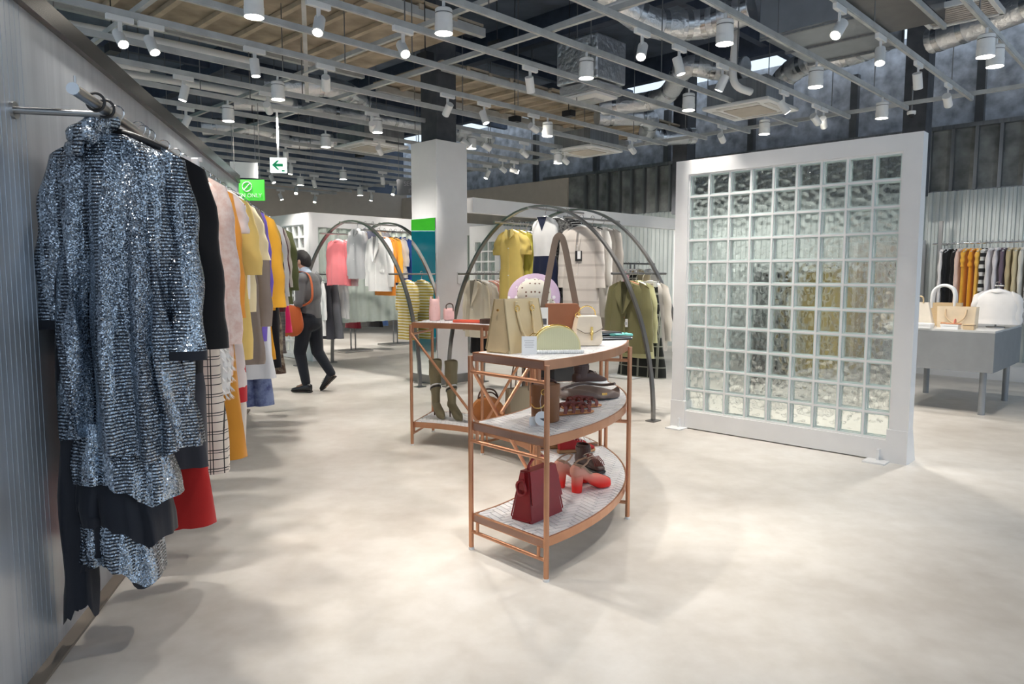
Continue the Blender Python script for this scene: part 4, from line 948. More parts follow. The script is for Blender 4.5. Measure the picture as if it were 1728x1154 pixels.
GARM = [
 # y, name, label, cat, kwargs
 (3.02, 'black_blouse', 'black batwing blouse with ragged cuffs hanging next to the sequinned gown', 'blouse', dict(mat=F('f_black', (0.010, 0.010, 0.012)), length=0.95, w=0.235, hemw=0.20, slen=0.78, sl_r=(0.075, 0.085), flare=0.03, hang=M_hblack, hi=1.4, jag=.03)),
 (3.09, 'dark_dress', 'long sheer charcoal dress behind the black blouse', 'dress', dict(mat=F('f_char', (0.045, 0.045, 0.055)), kind='dress', length=1.34, w=0.19, hemw=0.215, sleeve='none', hang=M_hblack)),
 (3.17, 'red_skirt', 'long red gathered skirt whose hem hangs below the plaid trousers', 'skirt', dict(mat=F('f_red', (0.42, 0.018, 0.016)), kind='skirt', length=1.64, w=0.18, hemw=0.205, hang=M_hblack, amp=.02)),
 (3.42, 'plaid_trousers', 'cream trousers with black windowpane check on a white clip hanger', 'trousers', dict(mat=F('f_plaid', (0.72, 0.64, 0.55), 'check', (0.03, 0.028, 0.028), 22.0), kind='skirt', length=1.50, w=0.235, hemw=0.245, d=.06, hang=M_hwhite, amp=.014, drop=.06, hi=1.3)),
 (3.64, 'pink_fur_coat', 'pale pink textured coat with shaggy white hem', 'coat', dict(mat=F('f_pink', (0.80, 0.57, 0.50), 'blotch', (0.90, 0.74, 0.68), 26), kind='coat', length=1.02, w=0.225, slen=.82, collar='none', hang=M_hblack)),
 (3.80, 'mustard_dress', 'long mustard brown dress hanging below the pink coat', 'dress', dict(mat=F('f_must', (0.62, 0.27, 0.035)), kind='dress', length=1.50, w=0.20, hemw=0.26, sleeve='none', hang=M_hblack, amp=.02)),
 (3.95, 'orange_jacket', 'orange jacket tucked between the pink coat and the floral dress', 'jacket', dict(mat=F('f_orange', (0.85, 0.36, 0.06)), length=.75, slen=.70, w=.205, hang=M_hblack)),
 (4.10, 'floral_dress', 'white dress printed with large red flowers', 'dress', dict(mat=F('f_floral', (0.80, 0.72, 0.70), 'floral', (0.55, 0.03, 0.04), 5), kind='dress', length=1.24, w=.215, hemw=.23, sleeve='short', hang=M_hwhite)),
 (4.24, 'ivory_trousers', 'long ivory trousers beside the floral dress', 'trousers', dict(mat=F('f_ivory', (0.78, 0.73, 0.66)), kind='pants', length=1.52, w=.22, hang=M_hwhite)),
 (4.40, 'yellow_blouse', 'soft yellow blouse with tied sleeves', 'blouse', dict(mat=F('f_yellow', (0.86, 0.62, 0.20)), length=1.02, w=.225, slen=.46, sl_r=(.065, .075), hang=M_hblack)),
 (4.58, 'white_fluffy_top', 'white fluffy sleeveless top on a black hanger', 'top', dict(mat=F('f_fluff', (0.86, 0.84, 0.82)), length=.70, w=.20, sleeve='none', hang=M_hblack, drop=.05)),
 (4.72, 'yellow_knit', 'pale yellow short-sleeved knit next to the quilted coat', 'knit', dict(mat=F('f_paleyel', (0.84, 0.72, 0.46)), length=.74, w=.215, sleeve='half', sl_r=(.075, .09), hang=M_hwhite)),
 (4.95, 'quilted_coat', 'taupe quilted puffer coat', 'coat', dict(mat=plain('f_puffer', (0.27, 0.215, 0.185), 0.42, var=.08), kind='puffer', length=1.12, w=.225, slen=.82, sl_r=(.07, .06), puff=13, collar='none', hang=M_hblack)),
 (5.22, 'purple_cardigan', 'violet cardigan with dark blue hem', 'cardigan', dict(mat=F('f_purple', (0.20, 0.13, 0.58)), length=.98, w=.225, slen=.62, hang=M_hblack)),
 (5.38, 'white_skirt', 'white printed skirt under the violet cardigan', 'skirt', dict(mat=F('f_wskirt', (0.80, 0.80, 0.82)), kind='skirt', length=1.28, w=.21, hemw=.27, hang=M_hwhite)),
 (5.55, 'denim_skirt', 'faded blue denim skirt below the white skirt', 'skirt', dict(mat=F('f_denim', (0.05, 0.065, 0.17), 'blotch', (0.20, 0.25, 0.42), 8), kind='skirt', length=1.52, w=.20, hemw=.225, hang=M_hblack)),
 (5.75, 'orange_sweater', 'bright orange wool sweater', 'sweater', dict(mat=F('f_brorange', (0.92, 0.46, 0.045)), length=.78, w=.235, slen=.72, sl_r=(.075, .075), hang=M_hblack)),
 (5.92, 'amber_skirt', 'amber velvet skirt hanging under the orange sweater', 'skirt', dict(mat=F('f_amber', (0.85, 0.38, 0.02)), kind='skirt', length=1.20, w=.21, hemw=.21, hang=M_hblack)),
 (6.10, 'ochre_blouse', 'ochre short-sleeved blouse behind the orange sweater', 'blouse', dict(mat=F('f_ochre', (0.80, 0.52, 0.10)), length=.75, w=.22, sleeve='short', slen=.5, hang=M_hblack)),
 (6.32, 'black_coat', 'long black coat beside the ochre blouse', 'coat', dict(mat=F('f_bcoat', (0.016, 0.015, 0.02)), kind='coat', length=1.32, w=.205, slen=.62, hang=M_hblack)),
 (6.52, 'brown_print_skirt', 'brown and cream patterned skirt below the black coat', 'skirt', dict(mat=F('f_brprint', (0.10, 0.06, 0.045), 'blotch', (0.45, 0.38, 0.28), 12), kind='skirt', length=1.40, w=.2, hemw=.24, hang=M_hblack)),
 (6.70, 'white_shirt', 'white shirt with long narrow sleeves next to the maroon top', 'shirt', dict(mat=F('f_wshirt', (0.83, 0.80, 0.78)), length=.70, w=.215, slen=.66, collar='shirt', hang=M_hblack)),
 (6.92, 'maroon_top', 'dark maroon long-sleeved top', 'top', dict(mat=F('f_maroon', (0.11, 0.022, 0.03)), length=.85, w=.205, hang=M_hblack)),
 (7.10, 'cream_cardigan', 'cream cardigan between the maroon top and the olive jacket', 'cardigan', dict(mat=F('f_creamc', (0.78, 0.69, 0.60)), length=.80, w=.215, hang=M_hblack)),
 (7.30, 'check_trousers', 'grey checked narrow trousers', 'trousers', dict(mat=F('f_gcheck', (0.22, 0.19, 0.18), 'check', (0.05, 0.05, 0.05), 30), kind='pants', length=1.3, w=.19, hang=M_hblack)),
 (7.52, 'olive_jacket', 'olive green field jacket at the far end of the wall rail', 'jacket', dict(mat=F('f_olive', (0.135, 0.15, 0.06)), kind='coat', length=.80, w=.23, slen=.62, hang=M_hblack, sl_r=(.075, .06))),
 (7.75, 'pink_skirt', 'hot pink skirt at the far end of the wall rail', 'skirt', dict(mat=F('f_hotpink', (0.80, 0.02, 0.14)), kind='skirt', length=1.12, w=.19, hemw=.20, hang=M_hblack)),
]
for y, nm, lab, cat, kw in GARM:
    m_ = kw.pop('mat'); garment(nm, lab, cat, gl(y), LROT + random.Random(int(y * 100)).uniform(-.10, .10), m_, group=GL, **kw)
# shaggy hem of the pink coat
fx = random.Random(8); p = gl(3.64)
tf = thing('fur_stole', 'white shaggy fur stole peeping out below the pink coat', 'stole', p, LROT, GL)
mb = MB(); 
R = gloft([(-0.9, 0.13, 0.05, 0.06), (-1.05, 0.16, 0.07, 0.07), (-1.22, 0.15, 0.07, 0.07)], 8, 24, 3, .015, 0, 5)
mb.loft(R, True, True)
for i in range(2600):
    r_ = R[fx.randrange(1, 8)]; q = Vector(r_[fx.randrange(24)]); o_ = (q - Vector((0.07, 0, q.z))).normalized()
    e_ = q + o_ * 0.016 + Vector((fx.uniform(-.012, .012), fx.uniform(-.012, .012), -0.03)); s_ = Vector((o_.y, -o_.x, 0)) * 0.004
    mb.add([q - s_, q + s_, e_], [(0, 1, 2)])
mb.build('pile', F('f_fluff', (0.86, 0.84, 0.82)), tf); hanger(tf, M_hblack, .1, .15)
MB().tube([(0.0, 0, -0.1), (0.02, 0, -0.5), (0.05, 0, -0.92)], [0.02, 0.05, 0.10], 10).build('collar', F('f_fluff', (0.86, 0.84, 0.82)), tf, 60)
# ---------------------------------------------------------------- arch rack garments
G1 = 'garments on the arch rack behind the copper shelves'; G3 = 'garments on the arch rack by the column'
f_cream = F('f_cream', (0.78, 0.70, 0.55)); f_chk = F('f_lightcheck', (0.72, 0.66, 0.60), 'thin', (0.58, 0.52, 0.47), 7.5)
f_navy = F('f_navy', (0.012, 0.018, 0.05)); f_whit = F('f_white', (0.84, 0.83, 0.81))
f_stn = F('f_navystripe', (0.03, 0.03, 0.04), 'hstripe', (0.62, 0.62, 0.62), 28)
ARCH1 = [
 (-0.53, 0.00, 'yellow_dress', 'mustard yellow short-sleeved shirt dress', 'dress', dict(mat=F('f_mustyel', (0.74, 0.56, 0.16)), kind='dress', length=1.22, w=.20, hemw=.19, sleeve='short', slen=.24, sl_r=(.075, .085), collar='shirt', cmat=F('f_mustyel2', (0.76, 0.60, 0.20)))),
 (-0.53, 0.18, 'lime_shirt', 'yellow-green long-sleeved shirt beside the mustard dress', 'shirt', dict(mat=F('f_lime', (0.62, 0.56, 0.10)), length=.92, w=.20, slen=.7, collar='shirt')),
 (-0.53, 0.34, 'striped_jumper', 'navy and white striped jumper behind the yellow-green shirt', 'jumper', dict(mat=f_stn, length=.62, w=.2)),
 (-0.53, 0.52, 'taupe_coat', 'taupe coat with blue scarf behind the striped jumper', 'coat', dict(mat=F('f_taupe', (0.40, 0.34, 0.27)), kind='coat', length=.95, w=.2, collar='lapel')),
 (0.00, -0.02, 'colour_block_dress', 'sleeveless cocktail dress with white cowl bodice and navy skirt', 'dress', dict(mat=f_whit, mat2=f_navy, split=.33, kind='dress', length=1.02, w=.185, hemw=.185, sleeve='none', collar='vneck', cmat=f_navy, d=.05)),
 (0.00, 0.16, 'lace_dress', 'black dress with white lace print', 'dress', dict(mat=F('f_lace', (0.012, 0.012, 0.014), 'blotch', (0.16, 0.16, 0.155), 42), kind='dress', length=1.05, w=.20, hemw=.2, sleeve='short')),
 (0.00, 0.36, 'striped_dress', 'black dress with thin white stripes behind the lace dress', 'dress', dict(mat=F('f_thinstripe', (0.018, 0.018, 0.02), 'thin', (0.68, 0.68, 0.68), 34), kind='dress', length=1.25, w=.21, hemw=.2, hang=M_hblack)),
 (0.53, 0.02, 'check_coat', 'long pale coat with faint check and a black price tag', 'coat', dict(mat=f_chk, kind='coat', length=1.18, w=.235, hemw=.24, slen=.62, sl_r=(.07, .06), collar='none', tagm=None, d=.05, buttons=3)),
 (0.53, 0.22, 'ivory_coat', 'plain ivory long coat behind the pale check coat', 'coat', dict(mat=F('f_ivory2', (0.80, 0.77, 0.72)), kind='coat', length=.98, w=.225, hemw=.23, slen=.6, hang=M_hblack)),
 (0.53, 0.42, 'grey_coat', 'grey-beige coat at the back of the upper bar', 'coat', dict(mat=F('f_greyc', (0.46, 0.42, 0.38)), kind='coat', length=1.2, w=.22, slen=.6)),
 (-1.165, 0.02, 'cream_blazer', 'cream satin blazer hanging low beside the column', 'blazer', dict(mat=f_cream, kind='coat', length=.70, w=.19, slen=.6, collar='lapel', hang=M_hblack)),
 (-1.165, 0.16, 'dip_dye_dress', 'cream dress dipped black towards the hem', 'dress', dict(mat=F('f_dip', (0.80, 0.76, 0.70), 'dip', (0.012, 0.012, 0.013), -0.50), kind='dress', length=.92, w=.20, hemw=.22, sleeve='short')),
 (-1.165, 0.32, 'coral_blouse', 'coral pink blouse beside the dip-dyed dress', 'blouse', dict(mat=F('f_coral', (0.78, 0.40, 0.32)), length=.62, w=.20, sleeve='short')),
 (-1.165, 0.48, 'rose_dress', 'rose pink dress behind the coral blouse', 'dress', dict(mat=F('f_rose', (0.72, 0.44, 0.40)), kind='dress', length=.98, w=.21, hemw=.21, sleeve='none')),
 (1.165, 0.10, 'olive_blazer', 'short olive green cape jacket with wide lapels and a white price tag', 'jacket', dict(mat=F('f_oliveb', (0.20, 0.185, 0.085)), kind='coat', length=.72, w=.225, hemw=.235, slen=.66, sl_r=(.075, .065), collar='lapel', tagm=(0.02, -.52, -.062), hang=M_hwood, amp=.008)),
 (1.165, 0.28, 'pistachio_shirt', 'pale pistachio shirt behind the olive cape jacket', 'shirt', dict(mat=F('f_pist', (0.62, 0.60, 0.33)), length=.78, w=.21, collar='shirt')),
 (1.165, 0.44, 'tartan_skirt', 'black skirt with pale check below the pistachio shirt', 'skirt', dict(mat=F('f_bcheck', (0.018, 0.02, 0.018), 'check', (0.30, 0.31, 0.26), 9), kind='skirt', length=1.0, w=.26, hemw=.29)),
 (1.165, 0.62, 'cream_shirt', 'cream shirt hanging behind the black checked skirt', 'shirt', dict(mat=F('f_crsh', (0.80, 0.74, 0.66)), length=.72, w=.21)),
]
ARCH3 = [
 (-0.53, 0.02, 'pink_sweater', 'salmon pink crew-neck sweater', 'sweater', dict(mat=F('f_salmon', (0.86, 0.22, 0.24)), length=.66, w=.235, slen=.64, sl_r=(.07, .055), flare=.04, amp=.016)),
 (-0.53, 0.18, 'pale_pink_top', 'pale pink top behind the salmon sweater', 'top', dict(mat=F('f_palepink', (0.82, 0.62, 0.64)), length=.68, w=.225)),
 (0.00, -0.02, 'grey_henley', 'light grey marl henley shirt with buttons', 'shirt', dict(mat=F('f_marl', (0.52, 0.52, 0.53), 'vstripe', (0.47, 0.47, 0.48), 60), length=.70, w=.205, slen=.62, collar='shirt', buttons=2)),
 (0.00, 0.16, 'slate_jacket', 'slate blue jacket behind the grey henley', 'jacket', dict(mat=F('f_slate', (0.10, 0.11, 0.16)), length=.68, w=.21, collar='shirt', hang=M_hblack)),
 (0.00, 0.34, 'cream_tee', 'cream tee at the back of the middle bar', 'top', dict(mat=f_cream, length=.6, w=.2, sleeve='short')),
 (0.00, 0.50, 'grey_tee', 'soft grey tee behind the cream tee', 'top', dict(mat=F('f_gtee', (0.46, 0.46, 0.5)), length=.6, w=.2, sleeve='short')),
 (0.53, -0.02, 'white_blazer', 'white linen blazer with notch lapels', 'blazer', dict(mat=f_whit, kind='coat', length=.74, w=.25, hemw=.25, slen=.64, sl_r=(.075, .06), collar='lapel', hang=M_hblack, pocket=True, d=.05)),
 (0.53, 0.14, 'orange_tunic', 'orange tunic whose hem shows under the white blazer', 'top', dict(mat=F('f_or2', (0.86, 0.30, 0.04)), length=.80, w=.23)),
 (0.53, 0.32, 'amber_shirt', 'amber yellow shirt beside the white tee', 'shirt', dict(mat=F('f_am2', (0.88, 0.45, 0.05)), length=.62, w=.21, hang=M_hblack)),
 (0.53, 0.46, 'white_tee', 'white tee on a black hanger between amber shirt and blue shirt', 'top', dict(mat=F('f_wt', (0.84, 0.82, 0.79)), length=.56, w=.215, sleeve='half', hang=M_hblack)),
 (0.53, 0.64, 'blue_shirt', 'royal blue shirt at the back of the upper bar', 'shirt', dict(mat=F('f_royal', (0.045, 0.13, 0.50)), length=.66, w=.215, collar='shirt')),
 (1.165, 0.02, 'yellow_striped_tee', 'yellow and white striped tee hanging low', 'top', dict(mat=F('f_ystripe', (0.80, 0.75, 0.58), 'hstripe', (0.55, 0.40, 0.05), 26), length=.78, w=.19, sleeve='half')),
 (1.165, 0.20, 'sky_shirt', 'sky blue shirt behind the striped tee', 'shirt', dict(mat=F('f_sky', (0.36, 0.48, 0.70)), length=.72, w=.20, hang=M_hblack)),
 (1.165, 0.38, 'blue_jeans_skirt', 'mid blue denim skirt behind the sky blue shirt', 'skirt', dict(mat=F('f_denim2', (0.07, 0.13, 0.30)), kind='skirt', length=1.02, w=.23, hemw=.26)),
 (-1.165, 0.02, 'white_long_shirt', 'long white shirt beside the walking person', 'shirt', dict(mat=F('f_wl', (0.82, 0.82, 0.80)), length=.86, w=.2)),
 (-1.165, 0.20, 'charcoal_skirt', 'charcoal knee skirt hanging low beside the white shirt', 'skirt', dict(mat=F('f_cs', (0.05, 0.05, 0.06)), kind='skirt', length=.92, w=.24, hemw=.26)),
 (-1.165, 0.38, 'grey_skirt', 'mid grey skirt behind the charcoal skirt', 'skirt', dict(mat=F('f_gs', (0.22, 0.22, 0.24)), kind='skirt', length=.92, w=.24, hemw=.27)),
 (-1.165, 0.56, 'white_scarf_top', 'white top hanging behind the mid grey skirt', 'top', dict(mat=F('f_wst', (0.84, 0.83, 0.8)), length=.6, w=.2)),
]
for lst, c, grp in ((ARCH1, AC1, G1), (ARCH3, AC3, G3)):
    for s, tt, nm, lab, cat, kw in lst:
        ts = [q[1] for q in lst if q[0] == s]; t2 = 0.125 + 0.39 * (tt - min(ts)) / max(0.01, max(ts) - min(ts)); t2 = t2 if len(ts) > 2 else 0.13 + 0.16 * (tt > min(ts))
        m_ = kw.pop('mat'); garment(nm, lab, cat, arch_bar(c, s, t2), ROT_ARCH + random.Random(int(abs(s) * 977 + tt * 531)).uniform(-.07, .10), m_, group=grp, **kw)
# black tag on the check coat
p = arch_bar(AC1, 0.53, 0.125)
tag(MB().box((p[0] - 0.035, p[1] - 0.075, p[2] - 0.42), (0.075, 0.012, 0.11), -0.6, mat=M_black).box((p[0] - 0.030, p[1] - 0.085, p[2] - 0.41), (0.04, 0.004, 0.085), -0.6, mat=M_card).tube([(p[0] - 0.03, p[1] - 0.075, p[2] - 0.365), (p[0] - 0.005, p[1] - 0.062, p[2] - 0.20)], 0.0015, 5, M_black).build('swing_tag', None), 'black swing tag with white label on the pale check coat', 'tag')
# ---------------------------------------------------------------- free-standing racks further back
def t_rack(label, loc, rz, z, w, specs, grp):
    t = thing('rail_rack', label, 'clothes rack', (loc[0], loc[1], 0), rz)
    MB().box((0, 0, 0.02), (0.62, 0.42, 0.03), bev=0.004).build('base_plate', M_whitep if 'white' in label else M_steel, t)
    for x in (-0.05, 0.05): MB().cyl((x, 0, 0.035), 0.014, z - 0.035, 8).build('post', M_gun, t)
    MB().tube([(-w / 2, 0, z), (w / 2, 0, z)], 0.013, 10).build('bar', M_gun, t)
    for i, (nm, lab, cat, kw) in enumerate(specs):
        x = -w / 2 + w * (i + .5) / len(specs); q = Matrix.Rotation(rz, 3, 'Z') @ Vector((x, 0, z + 0.013))
        m_ = kw.pop('mat'); garment(nm, lab, cat, (loc[0] + q.x, loc[1] + q.y, q.z), rz + PI / 2 - PI, m_, group=grp, hi=.7, **kw)
t_rack('low rail rack with steel base plate under the curtained frame', (-3.05, 13.6), ROT_B, 1.15, 1.5,
       [('black_trousers', 'black trousers on the low rail by the curtain', 'trousers', dict(mat=F('f_black', (0.01, 0.01, 0.012)), kind='skirt', length=.62, w=.22)), ('wine_skirt', 'wine red skirt on the low rail by the curtain', 'skirt', dict(mat=F('f_wine', (0.22, 0.015, 0.03)), kind='skirt', length=.6, w=.22)), ('black_skirt', 'black pleated skirt on the low rail by the curtain', 'skirt', dict(mat=F('f_black', (0.01, 0.01, 0.012)), kind='skirt', length=.6, w=.24, amp=.02))], 'low rail skirts')
t_rack('rail rack with steel base plate between curtain and column', (-2.45, 14.9), ROT_B, 1.15, 1.5,
       [('dark_blue_skirt', 'dark blue skirt on the rear low rail', 'skirt', dict(mat=F('f_denim2', (0.07, 0.13, 0.30)), kind='skirt', length=.62, w=.24)), ('beige_skirt', 'beige skirt on the rear low rail', 'skirt', dict(mat=F('f_taupe', (0.40, 0.34, 0.27)), kind='skirt', length=.6, w=.24))], 'rear low rail skirts')
t_rack('rail rack with white base plate behind the olive cape jacket', (1.72, 10.2), ROT_B, 1.62, 1.1,
       [('pink_print_top', 'pink printed top on the rack behind the arches', 'top', dict(mat=F('f_pp', (0.70, 0.16, 0.28), 'blotch', (0.85, 0.75, 0.75), 14), length=.8, w=.2)), ('plaid_skirt', 'black and grey plaid skirt on the rack behind the arches', 'skirt', dict(mat=F('f_bcheck', (0.018, 0.02, 0.018), 'check', (0.30, 0.31, 0.26), 9), kind='skirt', length=1.05, w=.25, hemw=.3)), ('tan_dress', 'tan dress on the rack behind the arches', 'dress', dict(mat=F('f_tan', (0.60, 0.50, 0.32)), kind='dress', length=1.15, w=.21, sleeve='none')), ('white_dress', 'white dress on the rack behind the arches', 'dress', dict(mat=f_whit, kind='dress', length=1.1, w=.21, sleeve='none'))], 'garments on the rack behind the arches')
# ---------------------------------------------------------------- rail on the back wall
WRZ = 1.93; a0 = 1.9
t = thing('wall_rail', 'thin chrome clothes rail along the corrugated back wall', 'clothes rail', ab(1.2, WB - 0.42, 0))
o_ = Vector(ab(1.2, WB - 0.42, 0))
MB().tube([Vector(ab(-1.2, WB - 0.42, WRZ)) - o_, Vector(ab(3.1, WB - 0.42, WRZ)) - o_], 0.014, 10).build('rail', M_chrome, t, 40)
for a in (3.0, -1.1):
    MB().box(Vector(ab(a, WB - 0.42, WRZ / 2 + 0.17)) - o_, (0.05, 0.05, WRZ + 0.34), ROT_A).build('post', M_gun, t)
    MB().tube([Vector(ab(a, WB - 0.42, WRZ)) - o_, Vector(ab(a, WB - 0.03, WRZ)) - o_], 0.014, 8).build('bracket', M_gun, t)
GW_ = 'garments on the back wall rail'
WALLG = [('white_blouse', 'white blouse first on the back wall rail', (0.80, 0.77, 0.76), 'long'), ('black_jacket', 'black jacket next to the white blouse', (0.014, 0.014, 0.016), 'long'), ('black_cardigan', 'black cardigan beside the pink shirt', (0.018, 0.016, 0.018), 'long'),
         ('pink_shirt', 'pale pink shirt between black cardigan and yellow tops', (0.80, 0.60, 0.52), 'long'), ('amber_tee', 'amber tee on the back wall rail', (0.86, 0.45, 0.06), 'short'), ('orange_tee', 'orange tee beside the amber tee', (0.88, 0.38, 0.03), 'short'), ('golden_tee', 'golden yellow tee beside the striped jumper', (0.90, 0.52, 0.10), 'short'),
         ('striped_pullover', 'white jumper with black stripes on the back wall rail', None, 'long'), ('white_coat', 'white coat beside the striped jumper', (0.76, 0.73, 0.74), 'long'), ('lilac_coat', 'pale lilac coat beside the white coat', (0.72, 0.68, 0.70), 'long'), ('print_blouse', 'dark printed blouse between pale coats', (0.16, 0.12, 0.16), 'long'),
         ('sand_jacket', 'sand coloured jacket on the back wall rail', (0.56, 0.46, 0.28), 'long'), ('khaki_jacket', 'light khaki jacket beside the sand jacket', (0.66, 0.56, 0.36), 'long'), ('ivory_blouse', 'ivory ruffled blouse beside the khaki jacket', (0.78, 0.74, 0.66), 'long'), ('silver_top', 'silver grey top beside the ivory blouse', (0.42, 0.42, 0.41), 'none'), ('forest_coat', 'dark forest green coat on the back wall rail', (0.045, 0.06, 0.03), 'long'), ('forest_parka', 'second dark green parka at the end of the back wall rail', (0.05, 0.06, 0.035), 'long')]
for i, (nm, lab, colr, sl) in enumerate(WALLG):
    m_ = F('f_wall_' + nm, colr) if colr else F('f_wallstripe', (0.78, 0.75, 0.70), 'hstripe', (0.03, 0.03, 0.03), 9)
    garment(nm, lab, 'garment', ab(2.95 - i * 0.078, WB - 0.42, WRZ + 0.014), ROT_B + random.Random(i).uniform(-.1, .1), m_, kind='coat' if 'coat' in nm or 'parka' in nm else 'top', length=.82 + .12 * ((i * 7) % 3), w=.215, sleeve=sl, hang=M_hwhite, group=GW_, hi=.7, d=.026, amp=.006, sl_r=(.05, .04), flare=.02)

# stand behind the glass block partition: long dark dresses and an olive coat seen through the blocks
t = thing('dress_stand', 'dark steel garment stand behind the glass block partition', 'clothes rack', (3.38, 8.15, 0), ROT_ARCH)
MB().box((0, 0, .012), (1.3, .40, .024)).build('base_plate', M_gun, t)
for x in (-.6, .6): MB().cyl((x, 0, .024), .014, 1.60, 8).build('post', M_gun, t)
MB().tube([(-.62, 0, 1.62), (.62, 0, 1.62)], .013, 10).build('bar', M_gun, t)
for i, (x, nm, lab, m_, ln, ww, sl) in enumerate(((-.42, 'black_long_dress', 'floor-length black dress behind the glass block partition', F('f_black', (0.01, 0.01, 0.012)), 1.36, .2, 'short'), (.22, 'olive_long_coat', 'long olive gold coat behind the glass block partition', F('f_olivegold', (0.34, 0.275, 0.12)), 1.12, .2, 'long'))):
    q = Matrix.Rotation(ROT_ARCH, 3, 'Z') @ Vector((x, 0, 1.633))
    garment(nm, lab, 'dress' if i == 0 else 'coat', (3.38 + q.x, 8.15 + q.y, q.z), ROT_ARCH + .25, m_, kind='dress' if i == 0 else 'coat', length=ln, w=ww, hemw=.2, sleeve=sl, hang=M_hblack, group='garments behind the glass blocks')
# ================================================================ BAGS, SHOES, SMALL GOODS
def shoe_rows(prof, seg=14):
    rows = []
    for y, hw, zb, zt in prof:
        r = []
        for k in range(seg):
            q = 2 * PI * k / seg; c, s = math.cos(q), math.sin(q)
            r.append((hw * math.copysign(abs(c) ** .7, c), y, zb + (zt - zb) * (0.5 + 0.5 * math.copysign(abs(s) ** .75, s))))
        rows.append(r)
    return rows
def smooth_prof(p, n): return interp(p, n)
def handle(parent, pts, r, mat, name='handle', n=20, rect=None, up=None):
    return MB().tube(interp(pts, n), r, 8, rect=rect, up=up).build(name, mat, parent, 60)
def trapezoid_bag(parent, w0, w1, d0, d1, h, mat, rim=0.008, name='body', edge=None, open_top=True):
    # tapered body: width w0 at base to w1 at top, depth d0 to d1
    mb = MB(); n = 5; rows = []
    for i in range(n):
        f = i / (n - 1); w = (w0 + (w1 - w0) * f) / 2; d = (d0 + (d1 - d0) * f) / 2; q = 0.006
        rows.append([(sx * w + cx * q * -sx, sy * d + cy * q * -sy, h * f) for sx, sy, cs in ((-1, -1, ((0, 1), (1, 0))), (1, -1, ((1, 0), (0, 1))), (1, 1, ((0, 1), (1, 0))), (-1, 1, ((1, 0), (0, 1)))) for cx, cy in cs])
    mb.loft(rows, True, False)
    top = rows[-1]; inn = [(x * .95, y * .88, z) for x, y, z in top]; low = [(x * .93, y * .8, h * .25) for x, y, z in top]
    mb.loft([top, inn, low], False, True)
    b = mb.build(name, mat, parent, 35)
    if edge:
        for sx in (-1, 1):
            x0, x1 = sx * w0 / 2, sx * w1 / 2; a, c = d0 / 2 - .003, d1 / 2 - .003
            MB().tube([(x1, -c, h), (x0 + sx * .001, -a, 0.02), (x0 + sx * .001, -a + .02, 0.006), (x0 + sx * .001, a - .02, 0.006), (x0 + sx * .001, a, 0.02), (x1, c, h)], 0.004, 6).build('piping', edge, b, 60)
    return b
def place(u, v, z): return on_z(u, v, z)
def r2(deg): return math.radians(deg)
L_beige = leather('l_beige', (0.62, 0.49, 0.29)); L_cream = leather('l_cream', (0.82, 0.70, 0.55)); L_suede = leather('l_suede', (0.34, 0.135, 0.07), .85, 0)
L_brown = leather('l_brown', (0.235, 0.095, 0.035)); L_red = leather('l_red', (0.27, 0.010, 0.014)); L_taupe = leather('l_taupe', (0.17, 0.12, 0.10), .5)
L_dark = leather('l_dark', (0.055, 0.022, 0.016)); L_orange = leather('l_orange', (0.48, 0.17, 0.035)); L_pink = leather('l_pink', (0.82, 0.50, 0.48))
L_black = leather('l_black', (0.012, 0.012, 0.014), .35); L_edge = leather('l_edge', (0.36, 0.27, 0.14)); L_coral = leather('l_coral', (0.80, 0.13, 0.075))
L_strap = leather('l_strap', (0.24, 0.165, 0.115), .6); L_choc = leather('l_choc', (0.075, 0.035, 0.022), .6)
# --- beige tote on the top shelf
def box_tote(label, loc, rz, w, d, h, mat, edge, name='tote_bag'):
    t = thing(name, label, 'handbag', loc, rz)
    b = trapezoid_bag(t, w, w * .92, d, d * .42, h, mat, edge=edge)
    for sy in (-1, 1):
        yb = sy * (d / 2 * .55 + .004)
        pts = [(-w * .20, sy * d * .30, h * .80), (-w * .20, sy * d * .36, h * .66), (-w * .16, sy * (d * .46), h * .40), (-.03, sy * (d * .56 + .012), h * .24), (.03, sy * (d * .56 + .012), h * .24), (w * .16, sy * d * .46, h * .40), (w * .20, sy * d * .36, h * .66), (w * .20, sy * d * .30, h * .80)]
        hd = handle(t, pts, 0.007, mat, n=28)
        for sx in (-1, 1):
            MB().tube([(sx * w * .20 + .016 * math.cos(q * PI / 6), sy * (d * .31 + .004), h * .82 + .016 * math.sin(q * PI / 6)) for q in range(12)], 0.003, 6, closed=True).build('ring', M_gold, hd, 60)
            MB().box((sx * w * .20, sy * (d * .285), h * .87), (.022, .008, .05), bev=.003).build('handle_tab', mat, hd)
    for sx in (-1, 1): MB().cyl((sx * w * .49, 0, h * .80), .006, .006, 10, axis=(sx, 0, 0)).build('stud', M_gold, t)
    MB().box((0, 0, h * .96), (w * .7, d * .25, .02)).build('inner_lining', plain('lining_grey', (0.12, 0.10, 0.09), .9), t)
    return t
c = Vector(place(862, 598, Z3)); rz = r2(52); ux = Vector((math.cos(rz), math.sin(rz))); uy = Vector((-ux.y, ux.x))
p = Vector((c.x, c.y)) + ux * .16 + uy * .085
box_tote('structured beige leather tote with rolled handles on the top copper shelf', (p.x, p.y, Z3), rz, .32, .16, .275, L_beige, L_edge)
